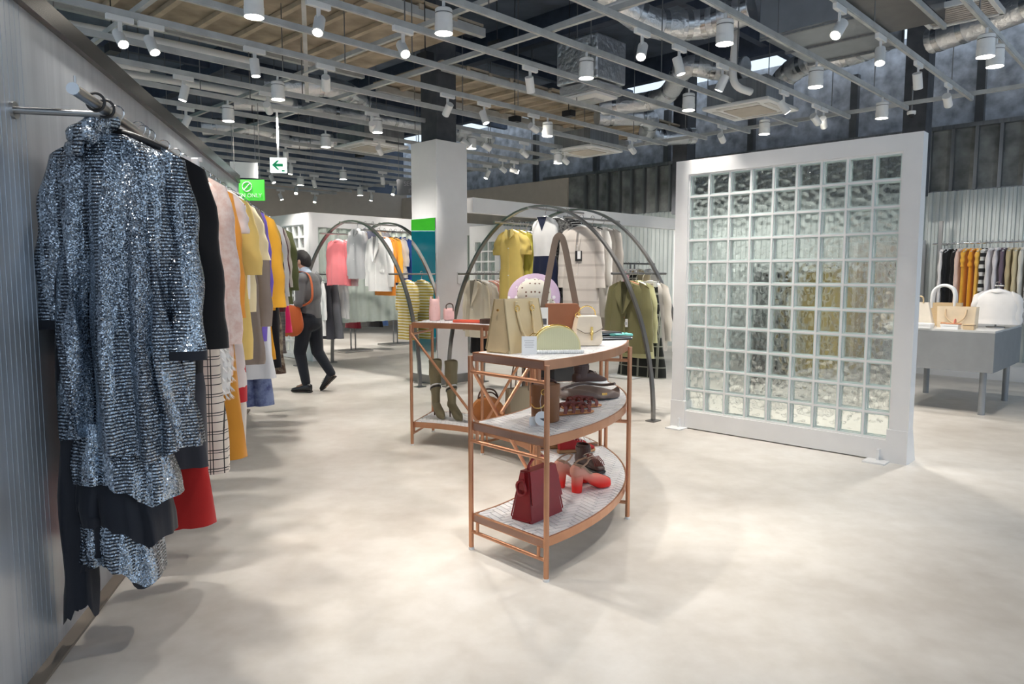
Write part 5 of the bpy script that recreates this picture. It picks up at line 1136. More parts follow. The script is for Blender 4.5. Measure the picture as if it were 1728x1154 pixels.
# --- half-moon clutch with pearl chain
p = place(939, 596, Z3)
t = thing('half_moon_clutch', 'pale gold half-moon clutch with white beaded base chain', 'handbag', (p[0], p[1] + .03, Z3), r2(8))
hm = [(.122 * math.cos(q) * (1.0), .012 + .128 * math.sin(q) ** .8) for q in [PI * i / 24 for i in range(25)]]
hm2 = [(x * .93, .016 + (z - .012) * .9) for x, z in hm]
gm = leather('l_palegold', (0.74, 0.66, 0.34), .4); gm2 = fabric('f_goldweave', (0.62, 0.60, 0.36), 'vstripe', (0.72, 0.70, 0.48), 220, .45)
MB().slab(hm, (1, 0, 0), (0, 0, 1), (0, .04, 0), .075).build('body', gm, t, 40)
MB().slab(hm2, (1, 0, 0), (0, 0, 1), (0, -.034, 0), .006).build('front_panel', gm2, t)
MB().tube([(.120 * math.cos(PI * i / 20), 0.0, .016 + .128 * math.sin(PI * i / 20) ** .8) for i in range(21)], .004, 6).build('zip', M_gold, t, 60)
bm_ = MB().ball((0, 0, 0), .0105, 10).mesh('bead', M_whitep, True)
for i in range(22): inst(bm_, 'bead', t, (-.125 + .0119 * i, -.052, .010), (0, 0, 0))
for i in range(10): inst(bm_, 'bead', t, (-.13 - .002 * (i % 2), -.04 + .008 * i, .012 + .0045 * i))
# --- price card
p = place(893, 598, Z3)
t = thing('price_card', 'white price card standing beside the half-moon clutch', 'card', (p[0], p[1], Z3), r2(4))
MB().box((0, 0, .046), (.076, .003, .092)).build('card', M_card, t)
for i in range(4): MB().box((0, -.002, .070 - i * .011), (.05 - .008 * (i % 2), .001, .003)).build('print_line', plain('tag_print', (0.55, 0.55, 0.56), .7), t)
MB().tube([(.0, .0, .092), (.02, .02, .105), (.05, .04, .10)], .002, 6).build('string', M_gold, t)
# --- cream saddle bag with gold clasp
p = place(991, 584, Z3)
t = thing('cream_saddle_bag', 'small rounded cream leather bag with gold clasp and ring handle', 'handbag', (p[0], p[1] + .035, Z3), r2(12))
def round_out(w, h, top): return [(w * x, h * z) for x, z in ((-.36, 0), (.36, 0), (.46, .07), (.5, .22), (.47, .5), (.41, .78), (.36, .96), (.28, 1.0), (-.28, 1.0), (-.36, .96), (-.41, .78), (-.47, .5), (-.5, .22), (-.46, .07))]
R = []
for f, sc_ in ((-.045, .93), (-.04, .98), (-.02, 1), (.02, 1), (.04, .98), (.045, .93)):
    R.append([(x * sc_, f, .085 + (z - .085) * sc_) for x, z in round_out(.165, .172, 1)])
MB().loft(R, True, True).build('body', L_cream, t, 40)
MB().slab([(-.062, .168), (-.068, .15), (-.076, .10), (-.03, .075), (.03, .075), (.076, .10), (.068, .15), (.062, .168)], (1, 0, 0), (0, 0, 1), (0, -.0445, 0), .006).build('flap', L_cream, t)
MB().tube([(-.076, -.052, .10), (-.03, -.052, .075), (.03, -.052, .075), (.076, -.052, .10)], .0015, 6).build('flap_edge', L_choc, t)
MB().box((.012, -.054, .085), (.014, .008, .05), bev=.003).box((.012, -.056, .052), (.010, .006, .035), bev=.002).ball((.012, -.058, .075), (.010, .005, .012), 8).build('clasp', M_gold, t)
handle(t, [(-.05, .0, .165), (-.045, 0, .20), (-.015, 0, .222), (.015, 0, .222), (.045, 0, .20), (.05, 0, .165)], .0035, M_gold, n=18)
MB().tube([(-.06 + .014 * math.cos(q * PI / 6), -.02, .175 + .014 * math.sin(q * PI / 6)) for q in range(12)], .003, 6, closed=True).build('ring', M_gold, t)
# --- brown suede crossbody with tall strap
p = (0.27, 4.10, Z3)
t = thing('suede_crossbody', 'brown suede flap bag with tall taupe strap and white tag', 'handbag', p, r2(6))
MB().box((0, 0, .10), (.235, .085, .20), bev=.02).build('body', L_choc, t, 40)
MB().slab([(-.085, .235), (.10, .235), (.115, .21), (.115, .13), (.075, .085), (-.04, .085), (-.085, .13)], (1, 0, 0), (0, 0, 1), (0, -.04, 0), .012).build('flap', L_suede, t)
MB().box((.012, .0, .225), (.19, .082, .02), bev=.008).build('flap_top', L_suede, t, 40)
sp_ = MB().tube(interp([(-.105, -.02, .14), (-.075, -.01, .32), (-.03, 0, .56), (-.012, .0, .615), (.012, .0, .615), (.035, 0, .55), (.075, .01, .36), (.105, .02, .22)], 30), .02, rect=(.036, .005), up=(0, -1, 0.2)).build('strap', L_strap, t)
MB().box((-.098, -.058, .16), (.052, .002, .11), mat=M_card).box((-.098, -.060, .135), (.036, .001, .035), mat=M_ink).build('price_tag', None, t)
# --- sun hat on a stand (on the further shelf)
p = (0.17, 5.52, Z3)
t = thing('sun_hat', 'lavender sun hat with cream polka dot band leaning on a stand', 'hat', p, 0)
mb = MB(); tilt = Matrix.Rotation(r2(64), 3, 'X'); hc = Vector((0, 0, .235))
def hp(v): return tuple(hc + tilt @ Vector(v))
lav = fabric('f_lav', (0.64, 0.47, 0.62), 'dots', (0.88, 0.84, 0.86), 14, .5)
rows = [[hp((r * math.cos(2 * PI * k / 36), r * math.sin(2 * PI * k / 36), z + .012 * math.sin(4 * PI * k / 36) * (r / .2))) for k in range(36)] for r, z in ((.095, .0), (.12, -.008), (.16, -.016), (.20, -.012), (.205, -.016), (.16, -.022), (.12, -.014), (.095, -.006))]
mb.loft(rows).build('brim', lav, t, 60)
rows = [[hp((r * math.cos(2 * PI * k / 30) * 1.12, r * math.sin(2 * PI * k / 30), z)) for k in range(30)] for r, z in ((.105, -.004), (.118, .03), (.116, .075), (.095, .112), (.05, .13), (.005, .134))]
MB().loft(rows, False, True).build('crown', fabric('f_dotcream', (0.84, 0.78, 0.66), 'dots', (0.20, 0.10, 0.06), 30, .6), t, 60)
MB().tube([hp((.10, -.02, .02)), hp((.13, -.05, .03)), hp((.15, -.10, .02))], [.012, .02, .03], 8).tube([hp((.10, -.02, .02)), hp((.10, -.06, .04)), hp((.09, -.12, .02))], [.012, .018, .022], 8).build('bow', fabric('f_dotcream', (0.84, 0.78, 0.66)), t, 60)
MB().cyl((0, .04, 0), .07, .012, 18).cyl((0, .04, .01), .010, .17, 10).build('stand', M_steel, t, 40)
# --- wallets and gloves at the right edge of the top shelf
for i, (nm, lab, x, y, z, w, d, h, m_, rr) in enumerate((('black_clutch', 'flat black leather clutch lying under the turquoise gloves', .60, 4.42, Z3, .25, .17, .022, L_black, 20), ('black_wallet', 'black zip wallet lying on the flat black clutch', .585, 4.45, Z3 + .0225, .19, .11, .022, L_black, 34))):
    t = thing(nm, lab, 'clutch', (x, y, z), r2(rr)); MB().box((0, 0, h / 2), (w, d, h), bev=.008).build('body', m_, t, 40); MB().box((0, 0, h * .55), (w * 1.005, d * 1.005, .003), bev=.001).build('zip', M_chrome, t)
t = thing('turquoise_gloves', 'turquoise gloves draped over the edge of the top shelf', 'gloves', (.665, 4.50, Z3 + .004), r2(-20))
teal = leather('l_teal', (0.20, 0.62, 0.55))
R = [[(x + .0, y, z) for x, y, z in r_] for r_ in shoe_rows([(-.12, .02, .020, .034), (-.06, .045, .012, .030), (0, .05, .006, .028), (.05, .048, .006, .026), (.10, .035, .004, .022)])]
MB().loft(R, True, True).build('palm', teal, t, 60)
for i in range(4): MB().tube([(-.035 + .023 * i, .09, .014), (-.036 + .025 * i, .13, .013), (-.036 + .026 * i, .158 - .008 * abs(i - 1.5), .010)], [.011, .011, .008], 8).build('finger', teal, t, 60)
MB().tube([(.045, .02, .016), (.075, .05, .014), (.08, .085, .012)], [.012, .011, .009], 8).build('thumb', teal, t, 60)
# --- middle shelf: bucket bag
p = place(921, 714, Z2)
t = thing('bucket_bag', 'brown leather bucket bag with gold ring and round white tag', 'handbag', (p[0], p[1] + .055, Z2), r2(15))
MB().lathe([(.068, 0), (.074, .006), (.076, .19), (.076, .195)], seg=24, sy=.86).build('body', L_brown, t, 40)
MB().lathe([(.0785, .135), (.0785, .197), (.074, .199), (.070, .17)], seg=24, sy=.86, cap=False).build('top_band', L_brown, t, 40)
MB().lathe([(.072, .165), (.02, .185)], seg=20, sy=.86).build('gathered_top', L_dark, t, 40)
MB().tube([(.014 * math.cos(q * PI / 8) - .03, -.068, .165 + .014 * math.sin(q * PI / 8)) for q in range(16)], .0035, 6, closed=True).build('eyelet', M_gold, t, 60)
handle(t, [(-.03, -.07, .160), (-.025, -.085, .12), (-.045, -.085, .09), (-.075, -.06, .085), (-.085, -.03, .10)], .004, M_gold, 'gold_cord')
handle(t, [(-.07, .02, .19), (-.05, .02, .215), (0, .02, .222), (.05, .02, .21), (.07, .02, .19)], .006, L_dark)
tg = MB().cyl((-.052, -.100, .036), .037, .003, 24, M_card, axis=(0.1, -1, 0.15)).build('round_tag', None, t, 40)
MB().box((-.047, -.1035, .030), (.034, .0012, .014), mat=M_ink).build('barcode', None, tg)
MB().tube([(-.052, -.10, .07), (-.055, -.085, .12), (-.045, -.075, .155)], .0012, 5).build('tag_string', M_card, t)
MB().box((-.095, -.085, .022), (.04, .002, .045), 0.3, mat=M_card).build('square_tag', None, t)
# --- strappy brown sandals
def sandal(label, loc, rz):
    t = thing('strap_sandal', label, 'sandal', loc, rz, 'strappy brown sandals')
    pr = smooth_prof([(-.12, .026, 0, .014), (-.09, .034, 0, .016), (-.02, .032, 0, .014), (.05, .044, 0, .013), (.10, .040, 0, .012), (.13, .015, 0, .011)], 14)
    MB().loft(shoe_rows(pr), True, True).build('sole', leather('l_tansole', (0.50, 0.20, 0.07)), t, 50)
    for i, y in enumerate((-.075, -.02, .03, .075)):
        hw = (.036, .034, .042, .044)[i]; hh = .055 - .006 * i
        MB().tube([(hw * math.cos(PI * q / 10), y + .006 * math.sin(q), .012 + hh * math.sin(PI * q / 10) ** .7) for q in range(11)], .01, rect=(.020, .005), up=None).build('strap', L_red if False else leather('l_redbrown', (0.16, 0.022, 0.012)), t)
        MB().box((hw * .55, y - .01, .012 + hh * .9), (.016, .014, .012), bev=.003).build('buckle', leather('l_redbrown', (0.16, 0.022, 0.012)), t)
    MB().tube([(0, -.10, .016), (0, -.09, .06), (0, -.02, .066), (0, .08, .05)], .008, rect=(.016, .004), up=(1, 0, 0)).build('centre_strap', leather('l_redbrown', (0.16, 0.022, 0.012)), t)
a_ = place(968, 700, Z2); b_ = place(985, 690, Z2)
sandal('red-brown strappy sandal nearer the bucket bag', (a_[0], a_[1] + .03, Z2), r2(-62)); sandal('red-brown strappy sandal nearer the taupe bag', (b_[0] - .01, b_[1] + .05, Z2), r2(-66))
# --- slouchy taupe bag lying down
p = place(1002, 676, Z2)
t = thing('slouch_bag', 'soft taupe leather hobo bag lying flat with brass plate', 'handbag', (p[0] - .01, p[1] + .10, Z2), r2(14))
pr = smooth_prof([(-.20, .03, .01, .035), (-.17, .08, .0, .05), (-.09, .12, .0, .058), (.0, .13, .0, .06), (.09, .115, .0, .052), (.16, .07, .0, .045), (.185, .03, .015, .07)], 22)
rows = [[(y, x, z + .012 * math.sin(5 * y * 6 + x * 22)) if z > .02 else (y, x, z) for x, y, z in r_] for r_ in shoe_rows(pr, 20)]
MB().loft(rows, True, True).build('body', L_taupe, t, 60)
MB().box((.05, -.112, .035), (.035, .006, .024), bev=.002).cyl((-.06, -.115, .04), .010, .006, 12, axis=(0, -1, .3)).build('brass_plate', M_gold, t)
handle(t, [(-.18, 0, .06), (-.15, .10, .05), (0, .15, .07), (.12, .11, .06), (.17, .02, .08)], .009, L_taupe, 'strap')
# --- brown high-top sneaker
def sneaker(label, loc, rz, upper, sole, high=False, grp=None, laces=None, name='sneaker', tongue=None):
    t = thing(name, label, 'shoe', loc, rz, grp)
    MB().loft(shoe_rows(smooth_prof([(-.13, .030, 0, .028), (-.10, .038, 0, .032), (0, .036, 0, .030), (.08, .048, 0, .026), (.13, .038, 0.004, .026), (.145, .018, .008, .026)], 16)), True, True).build('sole', sole, t, 50)
    MB().loft(shoe_rows(smooth_prof([(-.125, .026, .02, .085), (-.10, .035, .02, .10), (-.03, .036, .02, .105), (.04, .044, .02, .085), (.09, .044, .02, .062), (.13, .030, .022, .045), (.138, .016, .024, .04)], 18)), True, True).build('upper', upper, t, 50)
    if high:
        MB().lathe([(.046, .06), (.044, .10), (.046, .135), (.044, .155), (.036, .158), (.034, .11)], (0, -.065, 0), 16, sy=1.25, sx=.85).build('ankle_collar', upper, t, 50)
        MB().tube([(.041 * math.cos(q * PI / 8), -.065 + .055 * math.sin(q * PI / 8), .125) for q in range(16)], .01, rect=(.008, .03), closed=True, up=(0, 0, 1)).build('ankle_strap', upper, t)
        MB().tube([(-.045, -.06 + .016 * math.cos(q * PI / 6), .125 + .016 * math.sin(q * PI / 6)) for q in range(12)], .003, 6, closed=True).build('buckle', M_gold, t)
    else:
        MB().lathe([(.034, .08), (.038, .095), (.030, .10), (.026, .07)], (0, -.07, 0), 16, sy=1.5, sx=.9).build('collar', upper, t, 50)
    MB().slab([(-.02, 0), (.02, 0), (.024, .07), (-.024, .07)], (1, 0, 0), (0, -.75, .55), (0, .055, .068), .006).build('tongue', tongue or upper, t)
    for i in range(4): MB().tube([(-.028, .05 - i * .02, .080 + i * .006), (0, .052 - i * .02, .090 + i * .006), (.028, .044 - i * .02, .080 + i * .006)], .0028, 6).build('lace', laces or M_card, t)
    return t
p = place(992, 650, Z2)
sneaker('dark brown high-top sneaker with white sole and brass buckle', (p[0] + .01, p[1] + .02, Z2), r2(-62), L_dark, M_whitep, True, None, L_dark)
# --- bottom shelf: red handbag
c = Vector(place(897, 885, Z1)); rz = r2(50); ux = Vector((math.cos(rz), math.sin(rz))); uy = Vector((-ux.y, ux.x)); w_, d_, h_ = .27, .135, .265
p = Vector((c.x, c.y)) + ux * w_ / 2 + uy * d_ / 2
t = thing('red_handbag', 'dark red leather flap handbag with top handle on the lowest shelf', 'handbag', (p.x, p.y, Z1), rz)
b = trapezoid_bag(t, w_, w_ * .80, d_, d_ * .40, h_ * .95, L_red, edge=L_red)
MB().add([(-w_ * .40, -d_ * .20 - .004, h_ * .955), (w_ * .40, -d_ * .20 - .004, h_ * .955), (w_ * .47, -d_ * .425 - .006, h_ * .36), (-w_ * .47, -d_ * .425 - .006, h_ * .36), (-w_ * .40, d_ * .20 + .004, h_ * .955), (w_ * .40, d_ * .20 + .004, h_ * .955), (-w_ * .40, d_ * .2, h_ * .97), (w_ * .40, d_ * .2, h_ * .97),
          (-w_ * .40, -d_ * .20 - .010, h_ * .975), (w_ * .40, -d_ * .20 - .010, h_ * .975), (w_ * .472, -d_ * .425 - .012, h_ * .355), (-w_ * .472, -d_ * .425 - .012, h_ * .355)],
         [(8, 9, 10, 11), (0, 3, 2, 1), (8, 6, 7, 9), (6, 4, 5, 7), (8, 11, 3, 0), (9, 1, 2, 10), (11, 10, 2, 3), (8, 0, 4, 6), (9, 7, 5, 1)]).build('flap', L_red, t)
handle(t, [(-w_ * .28, 0, h_ * .96), (-w_ * .27, 0, h_ * 1.06), (-.03, 0, h_ * 1.17), (.03, 0, h_ * 1.17), (w_ * .27, 0, h_ * 1.06), (w_ * .28, 0, h_ * .96)], .007, L_red)
for sx in (-1, 1):
    MB().tube([(sx * (w_ * .455 + .012 + .004 * math.sin(q)), .030 * math.cos(q * PI / 9), h_ * .66 + .038 * math.sin(q * PI / 9)) for q in range(18)], .0065, 8, closed=True).build('side_ring', L_red, t, 60)
    MB().slab([(-.02, 0), (.02, 0), (.012, .09), (-.012, .09)], (0, sx, 0), (0, 0, 1), (sx * (w_ * .455), 0, h_ * .62), .008).build('side_strap', L_red, t)
# --- red ombre platform heels
def platform_heel(label, loc, rz):
    t = thing('platform_heel', label, 'shoe', loc, rz, 'red ombre platform heels')
    m, nt, pp = (None, None, None)
    if 'ombre' not in MATS:
        m, nt, pp = nt_new('ombre'); v = ocoord(nt); s_ = N(nt, 'ShaderNodeSeparateXYZ'); L(nt, v, s_.inputs[0])
        L(nt, ramp(nt, math_n(nt, 'MULTIPLY', s_.outputs[2], 7.5), [(0.25, (0.85, 0.02, 0.012)), (0.85, (0.66, 0.30, 0.22))]), pp.inputs['Base Color']); pp.inputs['Roughness'].default_value = .55; MATS['ombre'] = m
    om = MATS['ombre']
    MB().loft(shoe_rows(smooth_prof([(-.135, .022, .098, .150), (-.115, .033, .085, .162), (-.07, .036, .075, .150), (-.03, .034, .055, .112), (.02, .040, .018, .092), (.06, .049, 0, .086), (.10, .048, 0, .070), (.128, .034, 0, .055), (.138, .014, .004, .04)], 26), 18), True, True).build('upper', om, t, 55)
    MB().loft([[(hw * math.cos(q), yc + hd * math.sin(q), z) for q in [2 * PI * k / 14 for k in range(14)]] for hw, hd, yc, z in ((.031, .028, -.10, 0), (.033, .032, -.098, .05), (.035, .038, -.095, .10))], True, True).build('heel', om, t, 50)
    ins = leather('l_insole', (0.36, 0.22, 0.14))
    MB().loft(shoe_rows(smooth_prof([(-.118, .014, .150, .166), (-.10, .027, .142, .1665), (-.06, .029, .12, .153), (-.02, .027, .09, .117), (.005, .016, .08, .104)], 14), 14), True, True).build('insole', ins, t, 55)
    MB().loft(shoe_rows(smooth_prof([(.085, .010, .045, .066), (.105, .026, .035, .070), (.128, .028, .030, .058), (.139, .012, .028, .048)], 8), 12), True, True).build('toe_shade', plain('shoe_shade', (0.10, 0.01, 0.008), .8), t, 55)  # dark solid piece painted as the shade inside the open toe
    MB().tube([(-.036, -.10, .150), (-.040, -.06, .172), (-.02, -.025, .188), (.02, -.025, .188), (.040, -.06, .172), (.036, -.10, .150)], .005, 6).build('ankle_strap', ins, t, 60)
a_ = place(1000, 828, Z1)
platform_heel('red to beige ombre platform heel with open toe, nearer the shelf edge', (a_[0] - .01, a_[1] + .03, Z1), r2(-58))
platform_heel('red to beige ombre platform heel beside the red handbag', (a_[0] - .10, a_[1] + .13, Z1), r2(-58))
# --- tasselled brown ankle shoes
p = place(996, 798, Z1)
t = sneaker('dark brown lace-up shoe with fringed tongue on the lowest shelf', (p[0], p[1] + .08, Z1), r2(-150), L_dark, leather('l_blacksole', (0.01, 0.008, 0.008)), True, None, L_cream, 'fringed_shoe', leather('l_redbrown', (0.16, 0.022, 0.012)))
for i in range(7): MB().tube([(-.03 + .01 * i, .06, .10), (-.034 + .0115 * i, .10, .075), (-.036 + .012 * i, .115, .05)], .003, 5).build('fringe', leather('l_redbrown', (0.16, 0.022, 0.012)), t)
# --- red sneakers
rub = plain('gum_sole', (0.36, 0.19, 0.08), .6)
p = place(972, 766, Z1)
L_rsuede = leather('l_rsuede', (0.36, 0.014, 0.016), .8, 0)
sneaker('red suede sneaker with gum sole nearer the fringed shoe', (p[0], p[1] + .05, Z1), r2(-75), L_rsuede, rub, False, 'red suede sneakers', M_whitep)
sneaker('red suede sneaker with gum sole nearer the black pouch', (p[0] - .045, p[1] + .19, Z1), r2(-80), L_rsuede, rub, False, 'red suede sneakers', M_whitep)
p = place(937, 752, Z1)
t = thing('black_pouch', 'small black leather pouch at the back of the lowest shelf', 'pouch', (p[0], p[1] + .05, Z1), r2(20))
MB().box((0, 0, .035), (.16, .09, .07), bev=.025).build('body', L_black, t, 50); MB().box((0, 0, .068), (.12, .01, .006)).build('zip', M_chrome, t)
# --- second unit: pink bags, coral clutch, coiled belt
p = place(733, 541, Z3)
t = thing('pink_cat_bag', 'shiny pink tall pouch bag with two pointed ears', 'handbag', (p[0], p[1] + .03, Z3), r2(20))
pk = leather('l_pinkmet', (0.80, 0.50, 0.47), .25, .4)
MB().loft([[(w * math.cos(q) , d * math.sin(q), z) for q in [2 * PI * k / 24 for k in range(24)]] for w, d, z in ((.045, .035, 0), (.05, .038, .01), (.052, .038, .08), (.045, .03, .15), (.034, .02, .185), (.028, .012, .19))], True, True).build('body', pk, t, 50)
for sx in (-1, 1): MB().loft([[(sx * .032 + r * math.cos(q), r * .5 * math.sin(q), z) for q in [2 * PI * k / 10 for k in range(10)]] for r, z in ((.016, .16), (.012, .19), (.003, .215))], True, True).build('ear', pk, t, 50)
for i in range(5): MB().tube([(-.04 + .02 * i, -.037 + .006 * abs(i - 2), .01), (-.034 + .017 * i, -.034 + .006 * abs(i - 2), .12)], .003, 6).build('pleat', pk, t)
p = place(757, 541, Z3)
t = thing('pink_mini_bag', 'small pink box bag with dark looped handle', 'handbag', (p[0], p[1] + .03, Z3), r2(25))
MB().box((0, 0, .055), (.095, .06, .11), bev=.022).build('body', L_pink, t, 50); handle(t, [(-.03, -.02, .10), (-.03, -.02, .135), (0, -.02, .15), (.03, -.02, .135), (.03, -.03, .08)], .005, L_choc); MB().box((0, -.032, .06), (.07, .004, .05), bev=.002).build('front_pocket', L_pink, t)
p = place(791, 545, Z3)
t = thing('coral_clutch', 'flat coral red clutch lying on the further shelf', 'clutch', (p[0], p[1] + .06, Z3), r2(-18)); MB().box((0, 0, .011), (.25, .13, .022), bev=.008).build('body', L_coral, t, 40); MB().slab([(-.12, -.06), (.12, -.06), (0, .01)], (1, 0, 0), (0, 1, 0), (0, 0, .022), .004).build('flap', L_coral, t)
p = place(826, 547, Z3)
t = thing('coiled_belt', 'coiled brown braided belt on the further shelf', 'belt', (p[0] + .0, p[1] + .08, Z3), 0)
MB().tube([((.05 + .006 * q / 8) * math.cos(q * PI / 8), (.05 + .006 * q / 8) * math.sin(q * PI / 8), .02) for q in range(48)], .01, rect=(.006, .036), up=(0, 0, 1)).build('coil', L_choc, t); MB().box((.09, 0, .022), (.012, .035, .04), bev=.003).build('buckle', M_gold, t)
# --- second unit: low shelf boots and bags
def boot(label, loc, rz):
    t = thing('stiletto_boot', label, 'boot', loc, rz, 'olive heeled boots')
    ol = leather('l_olive', (0.23, 0.20, 0.115), .65)
    MB().loft(shoe_rows(smooth_prof([(-.095, .026, .085, .15), (-.06, .034, .075, .16), (.0, .034, .030, .125), (.06, .038, 0, .085), (.11, .030, 0, .055), (.15, .008, .004, .03)], 16)), True, True).build('foot', ol, t, 50)
    MB().loft([[(w * math.cos(q) * (1 + .05 * math.sin(3 * q + z * 40)), yc + d * math.sin(q), z + .004 * math.sin(2 * q)) for q in [2 * PI * k / 18 for k in range(18)]] for w, d, yc, z in interp([(.035, .048, -.05, .11), (.036, .046, -.052, .18), (.045, .052, -.055, .26), (.054, .058, -.058, .36), (.057, .060, -.06, .46), (.058, .061, -.06, .50), (.052, .055, -.06, .501), (.050, .052, -.06, .44)], 30)], True, True).build('shaft', ol, t, 55)
    MB().tube([(0, -.085, .10), (0, -.09, .05), (0, -.088, 0)], [.016, .008, .006], 8).build('heel', L_choc, t, 60)
    for i, zz in enumerate((.25, .27)):
        MB().tube([(.047 * math.cos(q * PI / 8), -.055 + .055 * math.sin(q * PI / 8), zz + .028 * math.sin(q * PI / 8)) for q in range(16)], .006, rect=(.004, .012), closed=True, up=(0, 0, 1)).build('ankle_band', (L_black, M_card)[i], t)
a_ = place(738, 705, Z1); b_ = place(766, 708, Z1)
boot('olive suede stiletto boot with tall shaft, further from the tan bag', (a_[0], a_[1] + .05, Z1), r2(-155)); boot('olive suede stiletto boot with tall shaft, beside the tan bag', (b_[0], b_[1] + .05, Z1), r2(-150))
p = (-0.20, 5.80, Z1)
t = thing('tan_saddle_bag', 'round tan leather saddle bag on the low shelf', 'handbag', p, r2(10))
hm = [(.135 * math.cos(q), .13 + .125 * math.sin(q)) for q in [2 * PI * i / 28 for i in range(28)]]
hm = [(x, max(0.0, z)) for x, z in hm]
MB().slab(hm, (1, 0, 0), (0, 0, 1), (0, .05, .0), .10).build('body', L_orange, t, 40)
MB().slab([(x * .96, .13 + (z - .13) * .96) for x, z in hm if z > .09], (1, 0, 0), (0, 0, 1), (0, -.05, 0), .008).build('flap', L_orange, t)
handle(t, [(-.08, 0, .24), (-.06, 0, .30), (0, 0, .32), (.06, 0, .30), (.09, 0, .23)], .007, L_choc); handle(t, [(-.07, .02, .24), (-.02, .02, .28), (.04, .02, .285), (.09, .02, .24)], .006, L_choc)
p = (0.065, 5.83, Z1)
t = thing('taupe_tote', 'taupe canvas tote with long dark handles on the low shelf', 'handbag', p, r2(38))
tp = fabric('f_taupetote', (0.34, 0.28, 0.19))
trapezoid_bag(t, .24, .27, .12, .05, .33, tp)
for sy in (-1, 1): handle(t, [(-.07, sy * .03, .30), (-.065, sy * .03, .40), (-.03, sy * .02, .56), (.03, sy * .02, .56), (.065, sy * .03, .40), (.07, sy * .03, .30)], .006, L_strap)
# --- black plinth behind the front unit
t = thing('black_display_box', 'low black display box standing behind the copper shelves', 'box', (0.36, 6.75, 0), ROT_A)
MB().box((0, 0, .29), (.42, .34, .58), bev=.006).build('carcass', plain('black_board', (0.02, 0.02, 0.022), .5), t); MB().box((0, 0, .588), (.44, .36, .016)).build('lid', M_black, t)
# ================================================================ GREY TABLE (right)
TC = Vector((4.902, 7.333)) - AX * 0.10 - BX * 0.10
t = thing('display_table', 'grey metal display table with deep apron and round legs', 'table', (TC.x, TC.y, 0), ROT_A)
M_grey = plain('grey_metal', (0.27, 0.28, 0.29), .45, metal=.3, var=.05); TLn, TWd, TT = 1.05, 1.40, .885
MB().box((TLn / 2, -TWd / 2, TT - .01), (TLn, TWd, .02)).build('top', plain('grey_top', (0.55, 0.55, 0.54), .3), t)
for (cx, cy, w, d) in ((TLn / 2, -.012, TLn, .024), (TLn / 2, -TWd + .012, TLn, .024), (.012, -TWd / 2, .024, TWd - .048), (TLn - .012, -TWd / 2, .024, TWd - .048)):
    MB().box((cx, cy, TT - .225), (w, d, .41)).build('apron', M_grey, t)
for x in (.10, TLn - .13):
    for y in (-.10, -TWd + .12): MB().cyl((x, y, 0), .032, TT - .42, 18).build('leg', M_grey, t, 40)
def tb(x, y): q = TC + AX * x + BX * y; return (q.x, q.y, TT)
cb = fabric('f_creambag', (0.80, 0.72, 0.60)); strawm = fabric('f_straw', (0.70, 0.54, 0.33), 'hstripe', (0.64, 0.47, 0.27), 90)
tt = thing('cream_canvas_bag', 'cream canvas bag with slumped sides on the grey table', 'handbag', tb(.80, .30), ROT_ARCH + .1); trapezoid_bag(tt, .34, .22, .16, .08, .27, cb)
handle(tt, [(-.06, -.04, .26), (-.05, -.05, .33), (.05, -.05, .33), (.06, -.04, .26)], .008, strawm)
tt = thing('straw_bag', 'straw bag with thick white arched handles on the grey table', 'handbag', tb(.62, .62), ROT_ARCH + .1); trapezoid_bag(tt, .36, .36, .16, .14, .26, strawm)
for sy in (-1, 1): handle(tt, [(-.11, sy * .06, .20), (-.11, sy * .06, .34), (-.08, sy * .05, .42), (0, sy * .05, .455), (.08, sy * .05, .42), (.11, sy * .06, .34), (.11, sy * .06, .20)], .017, M_whitep, n=26)
tt = thing('beige_shopper', 'wide beige leather shopper with looped strap on the grey table', 'handbag', tb(.42, .36), ROT_ARCH - .05); trapezoid_bag(tt, .36, .38, .14, .10, .23, leather('l_shopper', (0.76, 0.62, 0.44)))
handle(tt, [(-.10, -.06, .20), (-.09, -.085, .12), (-.03, -.09, .06), (.03, -.09, .06), (.09, -.085, .12), (.10, -.06, .20)], .009, leather('l_shopper2', (0.62, 0.46, 0.28)))
for i, (x, y, w, d, h) in enumerate(((.72, .07, .26, .16, .05), (.42, .09, .16, .12, .05))):
    tt = thing('white_box', ('long white shoe box at the edge of the grey table', 'short white shoe box under the tan sandal')[i], 'box', tb(x, y), ROT_A); MB().box((0, 0, h * .4), (w, d, h * .8)).build('carcass', M_card, tt); MB().box((0, 0, h * .85), (w + .008, d + .008, h * .3)).build('lid', M_card, tt)
q = tb(.42, .09); sh = thing('tan_sandal', 'tan sandal resting on the short white box', 'sandal', (q[0], q[1], TT + .0505), ROT_ARCH)
MB().loft([[(y, x, z) for x, y, z in r_] for r_ in shoe_rows(smooth_prof([(-.09, .025, .0, .02), (-.03, .028, 0, .014), (.05, .036, 0, .012), (.10, .015, 0, .012)], 10))], True, True).build('sole', leather('l_tansole', (0.50, 0.20, 0.07)), sh, 50)
MB().tube([(.04, .036 * math.cos(PI * k / 8), .012 + .035 * math.sin(PI * k / 8)) for k in range(9)], .01, rect=(.03, .004)).build('strap', L_coral, sh)
tt = thing('scarf_pile', 'folded white scarf at the far corner of the grey table', 'scarf', tb(.96, .16), ROT_A); MB().box((0, 0, .012), (.16, .18, .024), bev=.01).box((0, .0, .034), (.15, .17, .02), bev=.009).build('folds', f_whit, tt, 50)
tt = thing('wood_block', 'small tan leather box beside the white boxes', 'box', tb(.25, .10), ROT_A); MB().box((0, 0, .03), (.10, .09, .06), bev=.004).build('body', leather('l_shopper2', (0.62, 0.46, 0.28)), tt); MB().box((0, 0, .045), (.102, .092, .004)).build('seam', L_choc, tt)
